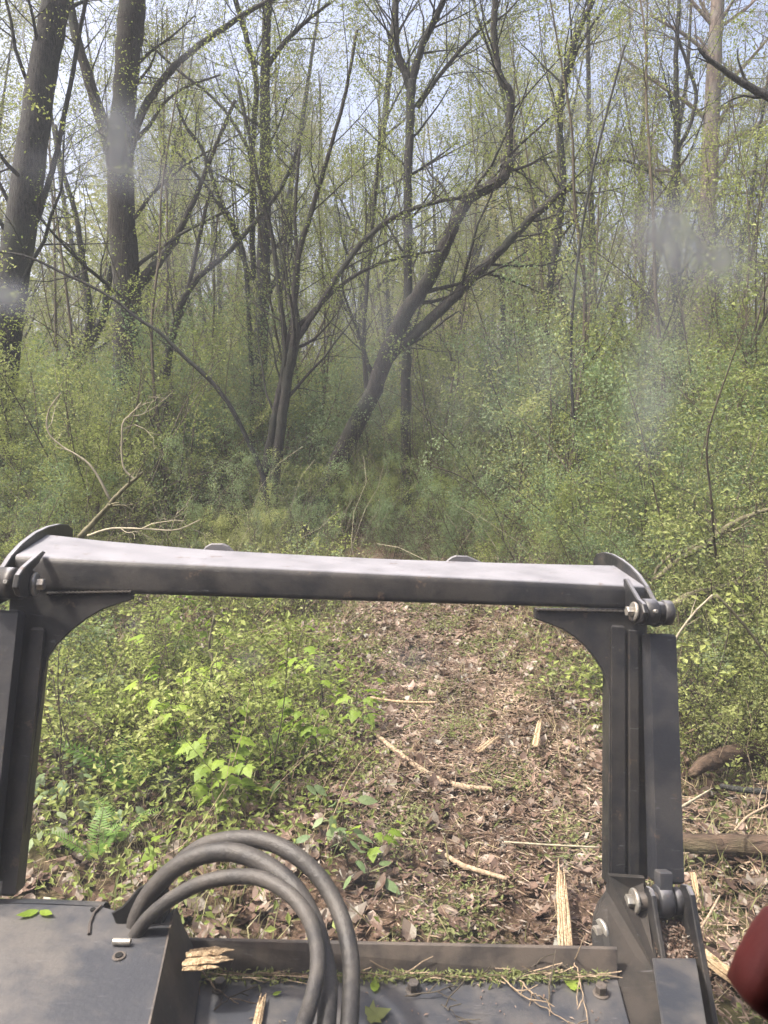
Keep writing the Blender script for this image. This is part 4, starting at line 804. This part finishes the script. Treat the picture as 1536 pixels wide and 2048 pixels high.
# tangle of fine dry stems through the thicket
def tangle(n, y0, y1, name, seed, rmin=.0015, rmax=.004, Lmax=1.6, left=None):
    rng = np.random.default_rng(seed); P = scatter(n, y0, y1, rng, off if left is None else left); mb = MB()
    for x, y in P:
        L = .3 + Lmax * rng.random(); S = wander((x, y, float(hgt(x, y))), (rng.normal() * .7, rng.normal() * .7, 1), L, 6, .22, -.05, rng); r = rmin + (rmax - rmin) * rng.random(); tube(mb, S, np.linspace(r, r * .5, 6), 3, cap=False)
    return mb
tag(tangle(2600, 6.5, 16, 't', 71).build('tangled_stems', M['twig']), kind='stuff')
tag(tangle(700, 7, 15, 't', 72).build('dry_stems', M['pale_twig']), kind='stuff')
tag(tangle(420, 3.0, 7, 't', 73, rmin=.001, rmax=.0025, Lmax=.5).build('low_stems', M['stick']), kind='stuff')

# ------------------------------------------------------------------ single plants near by
SEED_LABELS = ['tall bright seedling under the left half of the push bar, in the left clump', 'low bright seedling left of the long curved stem, beside the leftmost fern', 'dense bright seedling in the middle of the left clump', 'pale seedling reaching just below the push bar near its middle', 'sparse seedling in the shade just under the left gusset', 'largest-leaved bright seedling right of the long curved stem', 'small seedling at the back of the clump near the track', 'bright seedling between the long curved stem and the track stick', 'rightmost bright seedling of the clump, on the track edge', 'broad low seedling in front of the clump, above the hoses', 'low seedling touching the foot of the long curved stem', 'sparse seedling on the track edge by the short pale stick', 'small seedling near the foot of the long curved stem', 'bright seedling behind the low front one, centre of the clump', 'small seedling nearest the left post', 'low seedling close to the left end of the track stick', 'topmost seedling leaf cluster directly under the push bar', 'small seedling on brown litter right of the hoses', 'small seedling on litter just above the hose opening', 'small bright seedling right of the right pin']
HERB_LABELS = ['oval-leaved herb beside the left post, halfway down', 'oval-leaved herb farthest back beside the left post', 'dense oval-leaved herb next to the largest fern', 'oval-leaved herb just behind the largest fern', 'lowest oval-leaved herb at the foot of the left post', 'small oval-leaved herb below the left gusset curve', 'oval-leaved herb right of the small ferns on brown litter', 'oval-leaved herb touching the left post edge', 'oval-leaved herb between the left post and the bright seedlings', 'oval-leaved plant right of the hoses on brown litter, back one', 'oval-leaved plant just right of the hoses', 'lowest small oval-leaved plant right of the hoses', 'oval-leaved plant above the top of the hose loops']
def seedling(base, h, nl, ls, seed, label, leafm='leaf_maple', out=MAPLE, name='maple_seedling', group='bright maple seedlings beside the track', lean=.15):
    rng = np.random.default_rng(seed); P = wander(base, (rng.normal() * lean, rng.normal() * lean, 1), h, 6, .1, .05, rng); mb = MB(); tube(mb, P, np.linspace(.004, .002, 6), 5)
    C = []; 
    for i in range(nl):
        t = .3 + .7 * rng.random(); x = t * 5; j = min(int(x), 4); p = P[j] + (P[j + 1] - P[j]) * (x - j); a = rng.random() * 6.28; q = p + np.array([math.cos(a), math.sin(a), .25]) * (.05 + .07 * rng.random())
        tube(mb, np.array([p, (p + q) / 2 + [0, 0, .008], q]), [.0014] * 3, 3, cap=False); C.append((q, a))
    root = empty(name, base, label, 'seedling', group); mb.build('stem', M['twig'], root, True, origin=base)
    CC = np.array([c for c, a in C]); D = np.array([[math.cos(a), math.sin(a), -.45] for c, a in C]) + rng.normal(size=(nl, 3)) * .15; D /= np.linalg.norm(D, axis=1)[:, None]
    Nn = np.array([0, 0, 1.0]) + rng.normal(size=(nl, 3)) * .3; Nn -= D * np.sum(Nn * D, 1)[:, None]; Nn /= np.linalg.norm(Nn, axis=1)[:, None]
    lb = MB(); shaped(lb, CC, Nn, D, ls * (.7 + .6 * rng.random(nl)), out, -.2); lb.build('leaves', M[leafm], root, False, origin=base); return root
sd_px = [(330, 1500, 1300, 10), (300, 1560, 1400, 9), (370, 1560, 1430, 14), (440, 1330, 1215, 8), (330, 1360, 1230, 6), (480, 1470, 1350, 16), (560, 1400, 1280, 8), (590, 1520, 1400, 10), (650, 1430, 1330, 10), (430, 1640, 1510, 16), (480, 1640, 1540, 9), (715, 1460, 1385, 9), (640, 1560, 1470, 6), (420, 1480, 1370, 12), (250, 1480, 1400, 6), (520, 1560, 1470, 6), (380, 1330, 1190, 6), (740, 1720, 1650, 5), (345, 1750, 1690, 4), (1490, 1290, 1180, 5)]
for i, (x, yb, yt, nl) in enumerate(sd_px):
    if i < 17: yt -= 45
    b0 = H(x, yb, 0); hh = W(x, yt, b0[1])[2]; b0[2] = float(hgt(b0[0], b0[1]))
    seedling(b0, max(.08, hh), int(nl * 1.8), .075 if i < 17 else .06, 800 + i, SEED_LABELS[i])
# five-leaved and oval-leaved plants at the left post
for i, (x, yb, yt, nl) in enumerate([(110, 1500, 1400, 14), (150, 1440, 1340, 14), (130, 1620, 1520, 16), (190, 1560, 1470, 12), (100, 1700, 1600, 12), (160, 1380, 1290, 10), (230, 1640, 1580, 10), (80, 1580, 1480, 10), (225, 1420, 1350, 10), (700, 1760, 1680, 10), (660, 1690, 1620, 9), (730, 1780, 1740, 6), (580, 1640, 1570, 8)]):
    b0 = H(x, yb, 0); hh = W(x, yt, b0[1])[2]; b0[2] = float(hgt(b0[0], b0[1]))
    seedling(b0, max(.06, hh), nl, .075, 900 + i, HERB_LABELS[i], 'leaf_blue', OVAL, 'woodland_herb', 'low broad-leaved herbs', .2)
# ferns
def fern(base, label, seed, n=5, L=.34):
    rng = np.random.default_rng(seed); root = empty('fern', base, label, 'fern'); st = MB(); lf = MB()
    for i in range(n):
        a = i * 6.28 / n + rng.random(); S = wander(base, (.7 * math.cos(a), .7 * math.sin(a), 1.2), L * (.7 + .5 * rng.random()), 12, .03, -.09, rng); tube(st, S, np.linspace(.002, .0008, 12), 4, cap=False)
        for j in range(2, 12):
            T = unit(S[j] - S[j - 1]); sd_ = unit(np.cross(T, [0, 0, 1])); nn = np.cross(sd_, T); l = L * .26 * math.sin(math.pi * (j / 12.5) ** .7)
            for sgn in (-1, 1):
                for f in (0, .5):
                    shaped(lf, (S[j] - (S[j] - S[j - 1]) * f)[None], nn[None], unit(sd_ * sgn + T * .35)[None], l * .8, OVAL * (.34, 1))
    st.build('frond_stems', M['twig'], root, origin=base); lf.build('fronds', M['fern'], root, origin=base)
for i, (x, y, lb) in enumerate([(262, 1590, 'largest light green fern with upright feathery fronds, left of the seedlings'), (236, 1690, 'small fern below the largest fern, on brown litter'), (190, 1720, 'small fern nearest the left post'), (360, 1320, 'pale fern just under the push bar')]):
    b0 = H(x, y, 0); fern(b0, lb, 70 + i, 6 if i == 0 else 4, .42 if i == 0 else .26)

# ------------------------------------------------------------------ sticks, stakes, logs
def stick(label, pts, name='fallen_stick', mat='stick', cat='stick', k=7, lump=.08, seed=1, h=.03, twigs=0):
    P = np.array([H(x, y, h) for x, y, w_ in pts]); dist = np.linalg.norm(P - EYE, axis=1); r = np.array([w_ / 2 / FPX for *_, w_ in pts]) * dist; rng = np.random.default_rng(seed)
    S = smooth_path(np.column_stack([P, r]), len(pts) * 6); S[:, :3] += rng.normal(size=(len(S), 3)) * S[:, 3:4] * .05
    mb = MB(); tube(mb, S[:, :3], S[:, 3], k, lump=lump, rng=rng)
    if twigs: sprout(mb, [], S[:, :3], S[:, 3], 0, [(twigs, .2, 45, .2, .12, .5, .2, 0, 3, 4)], rng)
    o = mb.build(name, M[mat], None, True, origin=P[0]); tag(o, label, cat); return o
stick('long brown curved stick with a pale broken end on the track edge', [(748, 1465, 7), (790, 1500, 10), (830, 1530, 11), (880, 1560, 12), (930, 1574, 12), (985, 1578, 8)], seed=3)
stick('grey stick lying on the track in front of the deck', [(865, 1692, 6), (920, 1728, 10), (960, 1742, 9), (1015, 1758, 8)], seed=4)
stick('long straight pale straw lying level across the track', [(1008, 1684, 4), (1100, 1690, 4), (1198, 1695, 4)], 'dry_stalk', 'pale_twig', 'stalk', 5, seed=5, h=.06)
stick('short pale stick in the wood chips at the middle of the track', [(740, 1395, 5), (800, 1404, 6), (875, 1405, 4)], seed=6, mat='split')
stick('thin upright pale stalk by the round side plate', [(1320, 1640, 5), (1370, 1610, 5), (1420, 1580, 3)], 'dry_stalk', 'pale_twig', 'stalk', 5, seed=7, h=.08)
stick('brown rotten log right of the link rod', [(1340, 1684, 26), (1400, 1690, 30), (1470, 1690, 30), (1600, 1700, 34)], 'rotten_log', 'rotten', 'log', 12, .1, 8, .05)
stick('dark log with a torn orange end at the right edge', [(1385, 1548, 14), (1410, 1528, 24), (1450, 1512, 30), (1500, 1500, 30), (1620, 1470, 34)], 'broken_log', 'rotten', 'log', 12, .1, 9, .10)
stick('mossy branch below the torn log at the right edge', [(1440, 1572, 10), (1490, 1580, 12), (1600, 1590, 12)], 'mossy_branch', 'bark', 'branch', 8, .1, 10, .06)
for i, (pts, lb) in enumerate([([(1400, 1440, 4), (1460, 1425, 4), (1540, 1400, 4)], 'thin dead stem level across the bush right of the rod'), ([(1345, 1480, 4), (1420, 1450, 5), (1560, 1430, 4)], 'thin dead stem just above the torn log'), ([(1470, 1660, 5), (1500, 1630, 5), (1560, 1600, 5)], 'slanting dead stem between the two logs'), ([(1400, 1860, 4), (1425, 1820, 5), (1440, 1790, 3)], 'short pale splinter standing between the arm and the red lever')]):
    stick(lb, pts, 'dead_stem', 'stick', 'stem', 5, seed=20 + i, h=.15 if i < 3 else .05, twigs=3 if i < 3 else 0)
def splinter(label, a, b_, wa, wb, seed, name='split_stake', thick=.5, mat='split', cat='stake', strands=9):
    rng = np.random.default_rng(seed); a = np.array(a); b_ = np.array(b_); T = unit(b_ - a); side = unit(np.cross(T, [0, 0, 1])); upv = np.cross(side, T); L = np.linalg.norm(b_ - a); mb = MB()
    for i in range(strands):
        o = (i / (strands - 1) - .5) * wa; t1 = .72 + .3 * rng.random(); t0 = .06 * rng.random(); n = 7
        ts = np.linspace(t0, t1, n); P = a + T * (ts * L)[:, None] + side * (o + rng.normal(size=n) * wa * .02 + o * (wb / wa - 1) * ts)[:, None] + upv * (rng.normal(size=n) * wa * .03 + rng.random() * wa * thick * .5)[:, None]
        r = wa / strands * (1.0 + .4 * rng.random()) * np.array([.7, 1, 1, 1, .95, .7, .15]); tube(mb, P, r, 5, lump=.12, rng=rng)
    o = mb.build(name, M[mat], None, False, origin=a); tag(o, label, cat)
splinter('pale split stake lying end-on just beyond the deck plate', H(1132, 1905, .03), H(1120, 1722, .05), .042, .03, 2)
splinter('bright splintered plank at the lower right under the red lever', H(1398, 1908, .04), H(1515, 1998, .04), .05, .05, 3, 'splintered_plank', cat='plank')
splinter('pale wood splinter in the chip patch on the track', H(1070, 1495, .04), H(1080, 1440, .05), .03, .02, 5, 'wood_splinter', cat='splinter')
splinter('small pale splinter pointing left on the track', H(955, 1505, .04), H(1000, 1470, .05), .03, .02, 6, 'wood_splinter', cat='splinter')
splinter('thin splinter lying right of the link rod', H(1385, 1745, .04), H(1395, 1800, .04), .016, .012, 7, 'wood_splinter', cat='splinter', strands=5)
# on the machine
splinter('torn yellow wood chunk lying on the deck against the side panel', Z(368, 1924, 1.55), Z(470, 1914, 1.55), .046, .05, 8, 'wood_chunk', cat='wood chunk', strands=11)
splinter('narrow pale splinter lying on the deck between the bolts and the hoses', H(512, 2060, DZ + .01), H(528, 1985, DZ + .01), .013, .010, 9, 'wood_splinter', cat='splinter', strands=5)
tw = [([(430, 2018), (470, 1990), (540, 1962), (625, 1942)], 3.6, 'forked twig lying on the deck left of the hoses'), ([(400, 1940), (430, 1975), (475, 2008)], 4, 'short dark twig crossing the left deck bolt'), ([(810, 1992), (870, 1982), (930, 1960), (985, 1940)], 3, 'thin twig running from the middle deck bolt'),
      ([(990, 1940), (1030, 1980), (1080, 2010), (1150, 2050)], 3.4, 'long dark twig slanting to the lower right of the deck'), ([(1098, 2005), (1100, 1960), (1112, 1935), (1135, 1930)], 4.5, 'bent forked twig standing on the deck near the side plate'), ([(1040, 1960), (1065, 1985), (1095, 2000)], 4, 'short stout twig on the deck right of the middle bolt'), ([(1020, 1975), (1050, 1940), (1085, 1925)], 2.4, 'thin pale twig leaning on the riser plate'),
      ([(1140, 1900), (1160, 1960), (1175, 2048)], 3.5, 'dark twig hanging over the riser near the side plate'), ([(880, 2008), (905, 2025), (925, 2055)], 2.2, 'hooked thin twig at the bottom of the deck')]
for i, (pts, w_, lb) in enumerate(tw):
    P = np.array([H(x, y, DZ + .008 + .006 * (k % 2)) for k, (x, y) in enumerate(pts)]); S = smooth_path(P, 16); mb = MB(); rng = np.random.default_rng(i + 5); S += rng.normal(size=S.shape) * .0012
    tube(mb, S, np.linspace(w_, w_ * .5, 16) / 2 / FPX * 1.5, 5); sprout(mb, [], S, np.linspace(.0015, .0008, 16), 0, [(5, .1, 40, .07, .04, .8, .2, 0, 3, 4)], rng)
    o = mb.build('twig', M['stick'] if i % 2 else M['twig'], None, True, origin=S[0]); tag(o, lb, 'twig')
# shredded green debris caught along the crease
rd = np.random.default_rng(8); n = 1500; t = rd.random(n); X = 385 + 830 * t; wgt = .5 + .5 * np.sin(X / 60) + (X > 980)
Y = 1948 + 5 * rd.normal(size=n) + 5; C = np.array([H(x, y, DZ + .004 + .008 * rd.random()) for x, y in zip(X, Y)]); sel = rd.random(n) < .35 + .5 * wgt
mb = MB(); leaves(mb, C[sel], .014, rd, up=.8, asp=.3); tag(mb.build('green_debris', M['cover']), kind='stuff')
mb = MB()
for q in range(70):
    x = 385 + 830 * rd.random(); p = H(x, 1950 + 4 * rd.normal(), DZ + .006 + .01 * rd.random()); tube(mb, wander(p, (rd.choice([-1, 1]), .12 * rd.normal(), 0.02), .03 + .07 * rd.random(), 4, .12, 0, rd), [.0011] * 4, 3, cap=False)
tag(mb.build('straw_debris', M['stick']), kind='stuff')
n = 45; C = np.array([H(390 + 820 * rd.random(), 1960 + 90 * rd.random(), DZ + .003) for _ in range(n)]); mb = MB(); leaves(mb, C, .009, rd, up=2.5, asp=.4); tag(mb.build('deck_specks', M['litter']), kind='stuff')
# packed chips between the arm plates
n = 1500; mb = MB(); C = np.array([Z(1308 + (56 + 28 * u) * rd.random() , 1835 + 83 * u, 1.80 - .0011 * 83 * u + .02 * rd.random()) for u in rd.random(n)]); leaves(mb, C, .016, rd, up=.4, asp=.25); tag(mb.build('packed_chips', M['litter']), kind='stuff')
# single green leaves fallen on the machine
def one_leaf(label, x, y, h, s, ang, out=OVAL, mat='leaf_maple'):
    p = H(x, y, h + .004); mb = MB(); D = np.array([[math.cos(ang), math.sin(ang), .05]]); Nn = np.array([[.1, -.1, 1.0]]); Nn -= D * np.sum(Nn * D); Nn /= np.linalg.norm(Nn); D /= np.linalg.norm(D)
    shaped(mb, p[None], Nn, D, s, out, .3); o = mb.build('fallen_leaf', M[mat], None, False, origin=p); tag(o, label, 'leaf')
one_leaf('green leaf on the left cover plate pointing left', 78, 1822, TZ, .045, 3.7)
one_leaf('green leaf on the left cover plate pointing right', 80, 1822, TZ, .04, -.5)
one_leaf('curled yellow-green leaf on the deck right of the hoses', 748, 1985, DZ, .042, 1.5)
one_leaf('dark broad green leaf at the bottom of the deck right of the hoses', 735, 2035, DZ, .05, .3, MAPLE, 'cover')
one_leaf('dull yellow-green leaf by the riser left of the side plate', 1138, 1975, DZ, .036, .6, MAPLE, 'leaf_maple')
one_leaf('small pale green leaf by the riser', 972, 1962, DZ, .03, .9, OVAL, 'leaf_blue')
one_leaf('small green leaf beside the splinter on the deck', 545, 1990, DZ, .02, .4)

# ------------------------------------------------------------------ air
def haze():
    mb = MB(); prism(mb, [(-150, -60, -1.5), (150, -60, -1.5), (150, 150, -1.5), (-150, 150, -1.5)], (0, 0, 32)); m, t, out = newmat('haze')
    v = N(t, 'ShaderNodeVolumePrincipled', ins={'Color': (.8, .85, .92, 1), 'Density': .0015, 'Anisotropy': .2}); t.links.new(v.outputs[0], out.inputs['Volume'])
    tag(mb.build('haze', m), kind='stuff')
haze()
bpy.context.view_layer.update()
